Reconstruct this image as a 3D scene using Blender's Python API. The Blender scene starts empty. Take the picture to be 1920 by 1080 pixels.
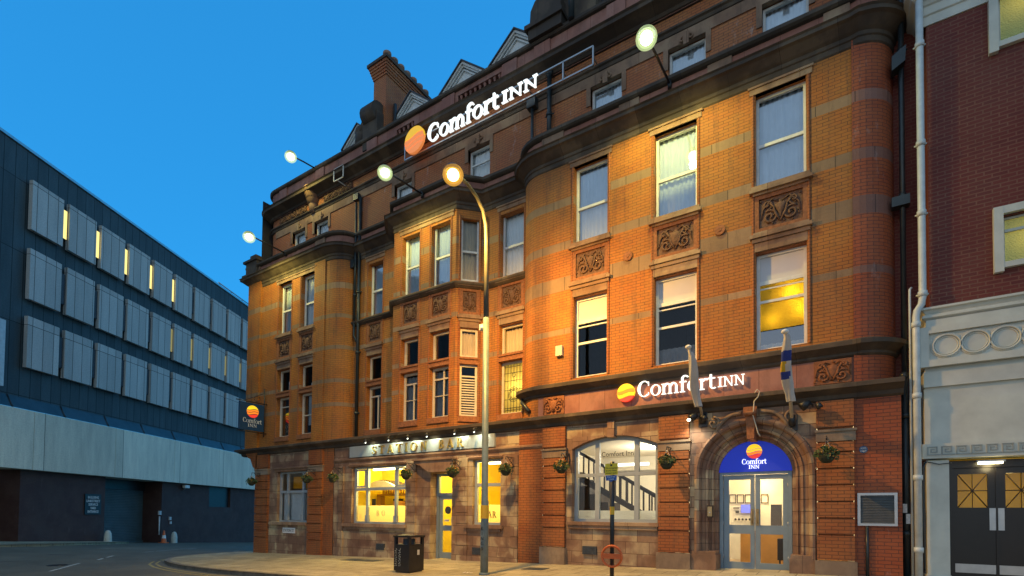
import bpy, math, random
from mathutils import Vector, Matrix, noise
random.seed(7)
R_ = math.radians
sc = bpy.context.scene
COL = sc.collection

# ------------------------------------------------------------------ camera
cam_d = bpy.data.cameras.new("camera")
cam = bpy.data.objects.new("camera", cam_d)
COL.objects.link(cam)
sc.camera = cam
cam_d.sensor_width = 36.0
cam_d.lens = 950.0 / 1920.0 * 36.0
cam_d.shift_y = (938.1 - 540.0) / 1920.0
cam_d.clip_end = 3000
yaw, pitch, roll = R_(32.7643), R_(1.6208), R_(0.6053)
F = Vector((-math.sin(yaw) * math.cos(pitch), math.cos(yaw) * math.cos(pitch), math.sin(pitch)))
R0 = Vector((math.cos(yaw), math.sin(yaw), 0))
U0 = R0.cross(F)
RX = math.cos(roll) * R0 + math.sin(roll) * U0
UP = math.cos(roll) * U0 - math.sin(roll) * R0
m = Matrix((RX, UP, -F)).transposed().to_4x4()
m.translation = Vector((0, -12.7, 1.6))
cam.matrix_world = m

# ------------------------------------------------------------------ world: dusk sky
SKY_N = (0.095, 0.66, 1.10)
SKY_S = (0.86, 0.84, 0.84)
world = bpy.data.worlds.new("World")
sc.world = world
world.use_nodes = True
wn = world.node_tree
wn.nodes.clear()
wo = wn.nodes.new("ShaderNodeOutputWorld")
bg = wn.nodes.new("ShaderNodeBackground")
sky = wn.nodes.new("ShaderNodeTexSky")
sky.sky_type = 'NISHITA'
sky.sun_disc = False
sky.sun_elevation = R_(8)
sky.sun_rotation = R_(188)
sky.air_density = 1.0
sky.dust_density = 0.3
sky.ozone_density = 6.0
# long exposure flattens the sky; deep azure away from the afterglow, paler towards it
gm = wn.nodes.new("ShaderNodeGamma"); gm.inputs[1].default_value = 0.4
wn.links.new(sky.outputs[0], gm.inputs[0])
tcw = wn.nodes.new("ShaderNodeTexCoord"); sp_ = wn.nodes.new("ShaderNodeSeparateXYZ")
wn.links.new(tcw.outputs['Generated'], sp_.inputs[0])
mr = wn.nodes.new("ShaderNodeMapRange"); mr.interpolation_type = 'SMOOTHSTEP'
dp = wn.nodes.new("ShaderNodeVectorMath"); dp.operation = 'DOT_PRODUCT'; dp.inputs[1].default_value = (0.6, -0.8, 0.0)
wn.links.new(tcw.outputs['Generated'], dp.inputs[0])
mr.inputs['From Min'].default_value = -0.38; mr.inputs['From Max'].default_value = 0.30
wn.links.new(dp.outputs['Value'], mr.inputs['Value'])
tint = wn.nodes.new("ShaderNodeMix"); tint.data_type = 'RGBA'
tint.inputs[6].default_value = (SKY_N[0], SKY_N[1], SKY_N[2], 1); tint.inputs[7].default_value = (SKY_S[0], SKY_S[1], SKY_S[2], 1)
wn.links.new(mr.outputs[0], tint.inputs[0])
mu = wn.nodes.new("ShaderNodeMix"); mu.data_type = 'RGBA'; mu.blend_type = 'MULTIPLY'; mu.inputs[0].default_value = 1.0
wn.links.new(gm.outputs[0], mu.inputs[6]); wn.links.new(tint.outputs[2], mu.inputs[7])
wn.links.new(mu.outputs[2], bg.inputs[0])
bg.inputs[1].default_value = 0.15
wn.links.new(bg.outputs[0], wo.inputs[0])
sc.view_settings.view_transform = 'Standard'
sc.view_settings.look = 'None'
sc.view_settings.exposure = 2.0
sc.view_settings.gamma = 1.0
sc.cycles.use_denoising = True
sc.cycles.max_bounces = 5
sc.cycles.diffuse_bounces = 2
sc.cycles.glossy_bounces = 2
sc.cycles.transparent_max_bounces = 8
sc.cycles.sample_clamp_indirect = 4.0

# power factors of the lamps the photograph shows lit
SODIUM = 225.0
WHITE_LAMP = 105.0

# ------------------------------------------------------------------ materials
MATS = {}
def newmat(name):
    mt = bpy.data.materials.new(name)
    mt.use_nodes = True
    nt = mt.node_tree
    b = nt.nodes["Principled BSDF"]
    MATS[name] = mt
    return mt, nt, b
def N(nt, typ, **kw):
    n = nt.nodes.new(typ)
    for k, v in kw.items():
        if hasattr(n, k):
            setattr(n, k, v)
        else:
            n.inputs[k].default_value = v
    return n
def ramp(nt, src, stops, interp='LINEAR'):
    r = nt.nodes.new("ShaderNodeValToRGB")
    cr = r.color_ramp
    cr.interpolation = interp
    while len(cr.elements) < len(stops):
        cr.elements.new(0.5)
    for e, (p, c) in zip(cr.elements, stops):
        e.position = p
        e.color = (*c, 1) if len(c) == 3 else c
    nt.links.new(src, r.inputs[0])
    return r.outputs[0]
def mix(nt, fac, a, b, mode='MIX'):
    n = nt.nodes.new("ShaderNodeMix")
    n.data_type = 'RGBA'
    n.blend_type = mode
    for s, v in ((0, fac), (6, a), (7, b)):
        if isinstance(v, (int, float)):
            n.inputs[s].default_value = v
        elif isinstance(v, tuple):
            n.inputs[s].default_value = (*v, 1)
        else:
            nt.links.new(v, n.inputs[s])
    return n.outputs[2]
def bump(nt, b, h, dist=0.01, strength=0.6):
    n = nt.nodes.new("ShaderNodeBump")
    n.inputs['Distance'].default_value = dist
    n.inputs['Strength'].default_value = strength
    nt.links.new(h, n.inputs['Height'])
    nt.links.new(n.outputs[0], b.inputs['Normal'])
def noise_(nt, vec, scale, detail=4, rough=0.6):
    n = N(nt, "ShaderNodeTexNoise")
    n.inputs['Scale'].default_value = scale
    n.inputs['Detail'].default_value = detail
    n.inputs['Roughness'].default_value = rough
    nt.links.new(vec, n.inputs['Vector'])
    return n.outputs[0]
def mapping(nt, vec, scale):
    n = nt.nodes.new("ShaderNodeMapping")
    n.inputs['Scale'].default_value = scale
    nt.links.new(vec, n.inputs['Vector'])
    return n.outputs[0]

def plain(name, col, rough=0.6, metal=0.0, var=0.25, scale=6.0, bmp=0.0):
    mt, nt, b = newmat(name)
    tc = nt.nodes.new("ShaderNodeTexCoord")
    nz = noise_(nt, tc.outputs['Object'], scale)
    c = ramp(nt, nz, [(0.3, tuple(x * (1 - var) for x in col)), (0.7, tuple(min(1, x * (1 + var * .7)) for x in col))])
    nt.links.new(c, b.inputs['Base Color'])
    b.inputs['Roughness'].default_value = rough
    b.inputs['Metallic'].default_value = metal
    if bmp:
        bump(nt, b, nz, bmp)
    return mt

def emit(name, col, s):
    mt, nt, b = newmat(name)
    b.inputs['Base Color'].default_value = (*col, 1)
    b.inputs['Emission Color'].default_value = (*col, 1)
    b.inputs['Emission Strength'].default_value = s
    return mt

def brickmat(name, c1, c2, mortar, bands=(), bandcol=(0.2, 0.12, 0.1), soot=0.5, w=0.225, h=0.075, mort=0.009, seed=0.0, effl=0.0, vary=0.35):
    mt, nt, b = newmat(name)
    uv = nt.nodes.new("ShaderNodeUVMap")
    tc = nt.nodes.new("ShaderNodeTexCoord")
    bk = nt.nodes.new("ShaderNodeTexBrick")
    bk.inputs['Color1'].default_value = (*c1, 1)
    bk.inputs['Color2'].default_value = (*c2, 1)
    bk.inputs['Mortar'].default_value = (*mortar, 1)
    bk.inputs['Scale'].default_value = 1.0
    bk.inputs['Mortar Size'].default_value = mort
    bk.inputs['Mortar Smooth'].default_value = 0.3
    bk.inputs['Brick Width'].default_value = w
    bk.inputs['Row Height'].default_value = h
    nt.links.new(uv.outputs[0], bk.inputs['Vector'])
    obj = tc.outputs['Object']
    big = noise_(nt, obj, 0.55, 5, 0.65)
    mid = noise_(nt, obj, 3.2, 4, 0.7)
    col = mix(nt, ramp(nt, mid, [(0.35, (0, 0, 0)), (0.7, (1, 1, 1))]), bk.outputs[0], tuple(x * 0.72 for x in c1))
    col = mix(nt, 0.35, bk.outputs[0], col)
    b2 = nt.nodes.new("ShaderNodeTexBrick")
    b2.inputs['Color1'].default_value = (0.45, 0.45, 0.45, 1); b2.inputs['Color2'].default_value = (1.25, 1.25, 1.25, 1); b2.inputs['Mortar'].default_value = (0.9, 0.9, 0.9, 1)
    b2.inputs['Bias'].default_value = 0.35
    b2.inputs['Scale'].default_value = 1.0; b2.inputs['Mortar Size'].default_value = 0.0
    b2.inputs['Brick Width'].default_value = w; b2.inputs['Row Height'].default_value = h
    nt.links.new(uv.outputs[0], b2.inputs['Vector'])
    col = mix(nt, vary, col, mix(nt, 1.0, col, b2.outputs[0], 'MULTIPLY'))
    hue = ramp(nt, noise_(nt, obj, 1.1, 3, 0.6), [(0.38, (0.78, 0.62, 0.6)), (0.62, (1.1, 1.08, 1.0))])
    col = mix(nt, 0.8, col, mix(nt, 1.0, col, hue, 'MULTIPLY'))
    if bands:
        sep = nt.nodes.new("ShaderNodeSeparateXYZ")
        nt.links.new(uv.outputs[0], sep.inputs[0])
        mul = nt.nodes.new("ShaderNodeMath"); mul.operation = 'MULTIPLY'; mul.inputs[1].default_value = 1 / 20.0
        nt.links.new(sep.outputs[1], mul.inputs[0])
        stops = [(0, (0, 0, 0))]
        for a, c in bands:
            stops += [(a / 20.0, (1, 1, 1)), (c / 20.0, (0, 0, 0))]
        msk = ramp(nt, mul.outputs[0], stops, 'CONSTANT')
        bb = nt.nodes.new("ShaderNodeTexBrick")
        bb.inputs['Color1'].default_value = (*bandcol, 1)
        bb.inputs['Color2'].default_value = (*[x * 1.25 + .02 for x in bandcol], 1)
        bb.inputs['Mortar'].default_value = (*[x * .4 for x in bandcol], 1)
        bb.inputs['Scale'].default_value = 1.0
        bb.inputs['Brick Width'].default_value = 0.72
        bb.inputs['Row Height'].default_value = 5.0
        bb.inputs['Mortar Size'].default_value = 0.01
        nt.links.new(uv.outputs[0], bb.inputs['Vector'])
        col = mix(nt, msk, col, bb.outputs[0])
    if soot:
        dirt = ramp(nt, big, [(0.42, (0, 0, 0)), (0.75, (soot, soot, soot))])
        col = mix(nt, dirt, col, (0.06, 0.04, 0.035))
    if vary > .4:
        drip = ramp(nt, noise_(nt, mapping(nt, obj, (2.6, 2.6, 0.35)), 1.5, 5, 0.7), [(0.52, (0, 0, 0)), (0.68, (0.5, 0.5, 0.5))])
        col = mix(nt, drip, col, (0.09, 0.05, 0.03))
    if effl:
        e = ramp(nt, noise_(nt, mapping(nt, obj, (3.0, 3.0, 1.0)), 1.3, 6, 0.75), [(0.60, (0, 0, 0)), (0.72, (effl, effl, effl))])
        col = mix(nt, e, col, (0.5, 0.45, 0.42))
    nt.links.new(col, b.inputs['Base Color'])
    b.inputs['Roughness'].default_value = 0.75
    fac = nt.nodes.new("ShaderNodeMath"); fac.operation = 'SUBTRACT'; fac.inputs[0].default_value = 1.0
    nt.links.new(bk.outputs['Fac'], fac.inputs[1])
    bump(nt, b, fac.outputs[0], 0.006, 0.5)
    return mt

BANDS_B = [(6.70, 6.87), (7.92, 8.10), (8.115, 8.31), (9.14, 9.37), (10.38, 10.58)]
BANDS_A = [(5.72, 5.88), (6.70, 6.87), (7.97, 8.15), (9.25, 9.44), (10.46, 10.64)]
brickmat('brick_b', (0.52, 0.205, 0.026), (0.43, 0.15, 0.020), (0.20, 0.08, 0.018), BANDS_B, (0.27, 0.165, 0.085), 0.6, vary=.5)
brickmat('brick_a', (0.52, 0.205, 0.026), (0.43, 0.15, 0.020), (0.20, 0.08, 0.018), BANDS_A, (0.27, 0.165, 0.085), 0.6, vary=.5)
brickmat('brick_top', (0.55, 0.205, 0.062), (0.45, 0.155, 0.05), (0.17, 0.07, 0.04), (), soot=0.45, effl=0.5)
brickmat('brick_turret', (0.44, 0.115, 0.034), (0.35, 0.085, 0.028), (0.15, 0.05, 0.03), BANDS_B, (0.22, 0.10, 0.07), 0.5, effl=0.25)
brickmat('brick_pier', (0.43, 0.15, 0.036), (0.34, 0.11, 0.028), (0.15, 0.06, 0.02), (), soot=0.45, vary=0.5)
brickmat('brick_dark', (0.18, 0.026, 0.014), (0.12, 0.018, 0.011), (0.20, 0.08, 0.05), (), soot=0.45, mort=0.012)
brickmat('brick_service', (0.10, 0.045, 0.035), (0.07, 0.032, 0.027), (0.045, 0.03, 0.025), (), soot=0.5, effl=0.1)

def stonemat(name, cols, bw=0.62, bh=0.31, joint=0.012, soot=0.35, amt=0.7, patch=1.3):
    mt, nt, b = newmat(name)
    uv = nt.nodes.new("ShaderNodeUVMap")
    tc = nt.nodes.new("ShaderNodeTexCoord")
    bk = nt.nodes.new("ShaderNodeTexBrick")
    bk.inputs['Color1'].default_value = (0, 0, 0, 1)
    bk.inputs['Color2'].default_value = (1, 1, 1, 1)
    bk.inputs['Mortar'].default_value = (0.5, 0.5, 0.5, 1)
    bk.inputs['Scale'].default_value = 1.0
    bk.inputs['Mortar Size'].default_value = joint
    bk.inputs['Brick Width'].default_value = bw
    bk.inputs['Row Height'].default_value = bh
    nt.links.new(uv.outputs[0], bk.inputs['Vector'])
    obj = tc.outputs['Object']
    nz = noise_(nt, obj, patch, 3, 0.5)
    fine = noise_(nt, obj, 9.0, 5, 0.7)
    f = mix(nt, 0.5, bk.outputs[0], ramp(nt, nz, [(0.44, (0, 0, 0)), (0.56, (1, 1, 1))]))
    f = mix(nt, 0.18, f, fine)
    n = len(cols)
    col = ramp(nt, f, [(i / max(1, n - 1) * 0.8 + 0.1, c) for i, c in enumerate(cols)])
    col = mix(nt, bk.outputs['Fac'], col, tuple(x * 0.55 for x in cols[0]))
    s = ramp(nt, noise_(nt, mapping(nt, obj, (1.6, 1.6, 0.8)), 1.7, 6, 0.75), [(0.46, (0, 0, 0)), (0.66, (soot, soot, soot))])
    col = mix(nt, s, col, (0.05, 0.04, 0.035))
    nt.links.new(col, b.inputs['Base Color'])
    b.inputs['Roughness'].default_value = 0.85
    bump(nt, b, fine, 0.006, 0.5)
    return mt
stonemat('stone', [(0.18, 0.095, 0.06), (0.28, 0.17, 0.105), (0.52, 0.41, 0.24)], joint=0.006)
stonemat('stone_plain', [(0.22, 0.125, 0.075), (0.30, 0.18, 0.11), (0.40, 0.28, 0.17)], 1.3, 5.0, 0.006, 0.45)
stonemat('stone_red', [(0.30, 0.12, 0.085), (0.36, 0.16, 0.115), (0.40, 0.2, 0.15)], 0.75, 3.0, 0.006, 0.35)
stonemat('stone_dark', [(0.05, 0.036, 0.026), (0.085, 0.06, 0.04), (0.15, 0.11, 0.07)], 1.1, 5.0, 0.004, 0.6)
stonemat('stone_block', [(0.22, 0.15, 0.10), (0.28, 0.2, 0.13), (0.33, 0.25, 0.17)], 5.0, 5.0, 0.0, 0.4)
stonemat('stone_arch', [(0.19, 0.10, 0.065), (0.29, 0.175, 0.11), (0.52, 0.40, 0.24)], 0.5, 0.26, 0.008, 0.3)
plain('terracotta', (0.30, 0.115, 0.045), 0.8, var=0.4, scale=14, bmp=0.01)
plain('carving', (0.17, 0.09, 0.055), 0.85, var=0.45, scale=16, bmp=0.01)
plain('paint_white', (0.74, 0.74, 0.70), 0.5, var=0.12, scale=5)
plain('paint_cream', (0.62, 0.56, 0.44), 0.5, var=0.15, scale=5)
plain('paint_grey', (0.32, 0.37, 0.40), 0.45, var=0.12, scale=4)
plain('door_grey', (0.20, 0.27, 0.32), 0.4, var=0.12, scale=4)
plain('portland', (0.58, 0.58, 0.50), 0.75, var=0.14, scale=2.2, bmp=0.004)
plain('pipe_black', (0.02, 0.03, 0.035), 0.35, var=0.3)
plain('pipe_white', (0.55, 0.60, 0.60), 0.4, var=0.15)
plain('iron', (0.018, 0.018, 0.02), 0.4, var=0.3)
plain('gate_grey', (0.085, 0.14, 0.16), 0.45, var=0.2, scale=1.2)
plain('portland_shaded', (0.30, 0.33, 0.31), 0.8, var=0.15)  # same stone as portland, relief shadow put into a darker colour
plain('slat_grey', (0.16, 0.17, 0.17), 0.5, var=0.2)
plain('slate_grey', (0.05, 0.06, 0.07), 0.6, var=0.3)
plain('post_paint', (0.14, 0.19, 0.2), 0.4, var=0.2)
plain('post_cream', (0.11, 0.11, 0.09), 0.45, var=0.2)
plain('yellow', (0.75, 0.42, 0.02), 0.5, var=0.15)
plain('sign_yellow', (0.85, 0.60, 0.02), 0.5, var=0.05)
plain('blue', (0.02, 0.10, 0.35), 0.5, var=0.1)
plain('board_blue', (0.015, 0.06, 0.14), 0.35, var=0.1)
plain('orange', (0.75, 0.13, 0.02), 0.45, var=0.15)
plain('red', (0.55, 0.03, 0.03), 0.5, var=0.1)
plain('text_black', (0.01, 0.01, 0.01), 0.6, var=0.1)
plain('text_white', (0.8, 0.8, 0.78), 0.6, var=0.05)
plain('gold', (0.42, 0.33, 0.10), 0.35, metal=0.3, var=0.15)
plain('brass', (0.38, 0.28, 0.14), 0.35, metal=0.8, var=0.2)
plain('steel', (0.45, 0.45, 0.45), 0.35, metal=0.8, var=0.1)
plain('sign_silver', (0.40, 0.46, 0.46), 0.35, metal=0.2, var=0.06)
plain('graffiti', (0.5, 0.55, 0.5), 0.6, var=0.1)
plain('leaf', (0.05, 0.09, 0.025), 0.7, var=0.5, scale=30)
plain('flower', (0.55, 0.28, 0.06), 0.7, var=0.6, scale=30)
plain('basket', (0.03, 0.035, 0.02), 0.9, var=0.4, scale=20)
plain('flag_white', (0.55, 0.55, 0.55), 0.8, var=0.12, scale=3)
plain('flag_blue', (0.02, 0.05, 0.3), 0.8, var=0.15)
plain('flag_yellow', (0.6, 0.4, 0.03), 0.8, var=0.15)
plain('wood_dark', (0.022, 0.011, 0.008), 0.65, var=0.35, scale=8)
plain('wood_orange', (0.55, 0.27, 0.06), 0.4, var=0.15, scale=3)
plain('interior_dark', (0.04, 0.035, 0.035), 0.9, var=0.2)
plain('plaster', (0.78, 0.72, 0.58), 0.8, var=0.05)
plain('plaster_yellow', (0.90, 0.66, 0.045), 0.8, var=0.08, scale=1.5)
plain('floor_tile', (0.35, 0.25, 0.16), 0.4, var=0.15)
plain('curtain', (0.90, 0.93, 0.95), 0.9, var=0.08, scale=2)
plain('blind', (0.66, 0.64, 0.64), 0.9, var=0.05, scale=2)
plain('curtain_grey', (0.35, 0.33, 0.33), 0.9, var=0.2, scale=4)
plain('curtain_cream', (0.62, 0.50, 0.38), 0.9, var=0.1, scale=3)
plain('lead', (0.05, 0.07, 0.08), 0.4, metal=0.3, var=0.3, scale=1)
plain('roof_slate', (0.05, 0.05, 0.06), 0.6, var=0.4, scale=3)
plain('cone_orange', (0.75, 0.16, 0.04), 0.5, var=0.1)
plain('sticker', (0.6, 0.6, 0.58), 0.5, var=0.2, scale=30)
plain('kerb_stone', (0.20, 0.18, 0.15), 0.8, var=0.35, scale=5, bmp=0.005)
plain('door_black', (0.009, 0.006, 0.005), 0.35, var=0.3)
plain('terracotta_pot', (0.33, 0.20, 0.14), 0.8, var=0.3, scale=6)
emit('lamp_white', (0.95, 1.0, 0.75), 8.0)
emit('lamp_sodium', (1.0, 0.62, 0.16), 8.0)
emit('lamp_dim', (0.95, 1.0, 0.8), 1.2)
emit('gap_dim', (0.8, 0.55, 0.15), 0.06)
def halomat(name, col, op, e):  # see-through emissive shell, imitates a halo of light round a bulb
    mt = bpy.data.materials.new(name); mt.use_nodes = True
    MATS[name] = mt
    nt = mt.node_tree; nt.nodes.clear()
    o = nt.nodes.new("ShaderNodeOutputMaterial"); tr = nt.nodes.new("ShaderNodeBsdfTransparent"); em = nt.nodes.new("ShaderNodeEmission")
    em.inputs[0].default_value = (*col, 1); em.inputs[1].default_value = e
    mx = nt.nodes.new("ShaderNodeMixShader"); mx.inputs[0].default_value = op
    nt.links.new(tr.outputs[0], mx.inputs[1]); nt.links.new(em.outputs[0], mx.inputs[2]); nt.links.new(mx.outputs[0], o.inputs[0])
halomat('halo_white', (0.80, 1.0, 0.45), 0.30, 0.30)
halomat('halo_sodium', (1.0, 0.48, 0.06), 0.30, 0.30)
emit('tube', (1.0, 0.86, 0.45), 3.0)
emit('tube_white', (1.0, 0.93, 0.75), 0.8)
emit('sign_letters', (0.93, 0.98, 0.95), 0.27)
emit('logo_yellow', (1.0, 0.62, 0.02), 0.22)
emit('logo_orange', (1.0, 0.25, 0.02), 0.2)
emit('logo_red', (0.9, 0.05, 0.03), 0.17)
emit('logo_pale_yellow', (1.0, 0.55, 0.03), 0.15)
emit('logo_pale_orange', (1.0, 0.30, 0.08), 0.15)
emit('fanlight_blue', (0.01, 0.035, 0.5), 0.10)
emit('gap_light', (1.0, 0.76, 0.22), 0.30)
emit('screen', (0.12, 0.16, 0.8), 0.15)

def glassmat(name, tint=(1, 1, 1), rough=0.0, extra=0.0):
    mt = bpy.data.materials.new(name); mt.use_nodes = True
    MATS[name] = mt
    nt = mt.node_tree; nt.nodes.clear()
    o = nt.nodes.new("ShaderNodeOutputMaterial")
    tr = nt.nodes.new("ShaderNodeBsdfTransparent"); tr.inputs[0].default_value = (*tint, 1)
    gl = nt.nodes.new("ShaderNodeBsdfGlossy"); gl.inputs['Roughness'].default_value = rough
    fr = nt.nodes.new("ShaderNodeFresnel"); fr.inputs[0].default_value = 1.5
    ad = nt.nodes.new("ShaderNodeMath"); ad.operation = 'ADD'; ad.inputs[1].default_value = extra; ad.use_clamp = True
    tc = nt.nodes.new("ShaderNodeTexCoord")
    nz = nt.nodes.new("ShaderNodeTexNoise"); nz.inputs['Scale'].default_value = 1.2
    bp = nt.nodes.new("ShaderNodeBump"); bp.inputs['Distance'].default_value = 0.01; bp.inputs['Strength'].default_value = 0.4
    nt.links.new(tc.outputs['Object'], nz.inputs['Vector'])
    nt.links.new(nz.outputs[0], bp.inputs['Height'])
    nt.links.new(bp.outputs[0], gl.inputs['Normal'])
    nt.links.new(fr.outputs[0], ad.inputs[0])
    mx = nt.nodes.new("ShaderNodeMixShader")
    nt.links.new(ad.outputs[0], mx.inputs[0]); nt.links.new(tr.outputs[0], mx.inputs[1]); nt.links.new(gl.outputs[0], mx.inputs[2])
    nt.links.new(mx.outputs[0], o.inputs[0])
glassmat('glass', (0.96, 0.98, 0.98), 0.0, 0.0)
glassmat('glass_reflective', (0.9, 0.95, 0.97), 0.0, 0.22)
glassmat('glass_sky', (0.86, 0.94, 1.0), 0.0, 0.28)
def frosted(name, col, emis=0.0):
    mt = bpy.data.materials.new(name); mt.use_nodes = True
    MATS[name] = mt
    nt = mt.node_tree; nt.nodes.clear()
    o = nt.nodes.new("ShaderNodeOutputMaterial")
    a = nt.nodes.new("ShaderNodeBsdfTranslucent"); a.inputs[0].default_value = (*col, 1)
    d = nt.nodes.new("ShaderNodeBsdfDiffuse"); d.inputs[0].default_value = (*col, 1)
    tc = nt.nodes.new("ShaderNodeTexCoord")
    v = nt.nodes.new("ShaderNodeTexVoronoi"); v.inputs['Scale'].default_value = 45
    bp = nt.nodes.new("ShaderNodeBump"); bp.inputs['Distance'].default_value = 0.01
    nt.links.new(tc.outputs['Object'], v.inputs['Vector']); nt.links.new(v.outputs[0], bp.inputs['Height'])
    nt.links.new(bp.outputs[0], a.inputs['Normal']); nt.links.new(bp.outputs[0], d.inputs['Normal'])
    mx = nt.nodes.new("ShaderNodeMixShader"); mx.inputs[0].default_value = 0.3
    nt.links.new(a.outputs[0], mx.inputs[1]); nt.links.new(d.outputs[0], mx.inputs[2])
    nt.links.new(mx.outputs[0], o.inputs[0])
frosted('frosted_yellow', (0.92, 0.62, 0.08))
frosted('frosted_cream', (0.9, 0.8, 0.5))
frosted('frosted_white', (0.85, 0.85, 0.75))
frosted('frosted_olive', (0.75, 0.65, 0.22))

def concretemat(name, col, streak=0.5, panel=0.0, scale=1.0, flute=0.0):
    mt, nt, b = newmat(name)
    uv = nt.nodes.new("ShaderNodeUVMap")
    tc = nt.nodes.new("ShaderNodeTexCoord")
    st = noise_(nt, mapping(nt, uv.outputs[0], (1.2, 0.16, 1)), 1.6 * scale, 6, 0.7)
    fine = noise_(nt, uv.outputs[0], 14, 4, 0.7)
    c = ramp(nt, st, [(0.3, tuple(x * (1 - streak) for x in col)), (0.7, tuple(min(1, x * (1 + streak * .7)) for x in col))])
    c = mix(nt, 0.3, c, ramp(nt, fine, [(0.3, tuple(x * .5 for x in col)), (0.7, tuple(min(1, x * 1.5) for x in col))]))
    if panel:
        bk = nt.nodes.new("ShaderNodeTexBrick")
        bk.offset = 0.0
        bk.inputs['Color1'].default_value = (0.85, 0.85, 0.85, 1); bk.inputs['Color2'].default_value = (1.1, 1.1, 1.1, 1)
        bk.inputs['Mortar'].default_value = (0.25, 0.25, 0.25, 1)
        bk.inputs['Scale'].default_value = 1.0
        bk.inputs['Brick Width'].default_value = panel
        bk.inputs['Row Height'].default_value = 3.9 if panel < 2 else 50
        bk.inputs['Mortar Size'].default_value = 0.02
        nt.links.new(uv.outputs[0], bk.inputs['Vector'])
        c = mix(nt, 1.0, c, bk.outputs[0], 'MULTIPLY')
    nt.links.new(c, b.inputs['Base Color'])
    b.inputs['Roughness'].default_value = 0.8
    bump(nt, b, fine, 0.01, 0.4)
concretemat('slate_clad', (0.055, 0.085, 0.095), 0.35, 0.6)
concretemat('panel_concrete', (0.52, 0.49, 0.44), 0.18, 0.607)
concretemat('band_concrete', (0.80, 0.73, 0.56), 0.3, 5.4)

def groundmat(name, col, var, scale=1.0, slabs=None, rough=0.85):
    mt, nt, b = newmat(name)
    tc = nt.nodes.new("ShaderNodeTexCoord")
    o = tc.outputs['Object']
    big = noise_(nt, o, 0.35 * scale, 5, 0.65)
    fine = noise_(nt, o, 40, 3, 0.7)
    c = ramp(nt, big, [(0.3, tuple(x * (1 - var) for x in col)), (0.7, tuple(x * (1 + var) for x in col))])
    c = mix(nt, 0.4, c, ramp(nt, fine, [(0.35, tuple(x * .6 for x in col)), (0.65, tuple(x * 1.5 for x in col))]))
    h = fine
    if slabs:
        bk = nt.nodes.new("ShaderNodeTexBrick")
        bk.inputs['Color1'].default_value = (0.8, 0.78, 0.74, 1); bk.inputs['Color2'].default_value = (1.15, 1.12, 1.05, 1)
        bk.inputs['Mortar'].default_value = (0.35, 0.33, 0.3, 1)
        bk.inputs['Scale'].default_value = 1.0
        bk.inputs['Brick Width'].default_value = slabs[0]; bk.inputs['Row Height'].default_value = slabs[1]
        bk.inputs['Mortar Size'].default_value = 0.012
        nt.links.new(o, bk.inputs['Vector'])
        c = mix(nt, 1.0, c, bk.outputs[0], 'MULTIPLY')
        st = ramp(nt, noise_(nt, o, 1.6, 6, 0.75), [(0.5, (0, 0, 0)), (0.68, (0.6, 0.6, 0.6))])
        c = mix(nt, st, c, tuple(x * .35 for x in col))
    nt.links.new(c, b.inputs['Base Color'])
    b.inputs['Roughness'].default_value = rough
    bump(nt, b, h, 0.006, 0.5)
groundmat('asphalt', (0.125, 0.11, 0.08), 0.45, scale=1.6, rough=0.62)
groundmat('paving', (0.40, 0.35, 0.24), 0.22, slabs=(0.75, 0.6))
groundmat('paint_line', (0.45, 0.45, 0.42), 0.3)
groundmat('paint_yellow', (0.36, 0.29, 0.12), 0.3)
groundmat('asphalt_dark', (0.075, 0.068, 0.055), 0.3, rough=0.7)
groundmat('asphalt_pale', (0.165, 0.148, 0.11), 0.3, rough=0.7)
# ------------------------------------------------------------------ builders
class Fr:
    """local frame: s along a wall, d outwards from it, z up"""
    def __init__(self, x, y, ang=0.0, z=0.0):
        self.o = Vector((x, y, z)); self.t = Vector((math.cos(ang), math.sin(ang), 0)); self.n = Vector((self.t.y, -self.t.x, 0))
    def P(self, s, d, z):
        return self.o + self.t * s + self.n * d + Vector((0, 0, z))
H = Fr(0, 0)                      # the hotel front, s = x, d = towards the street

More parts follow.
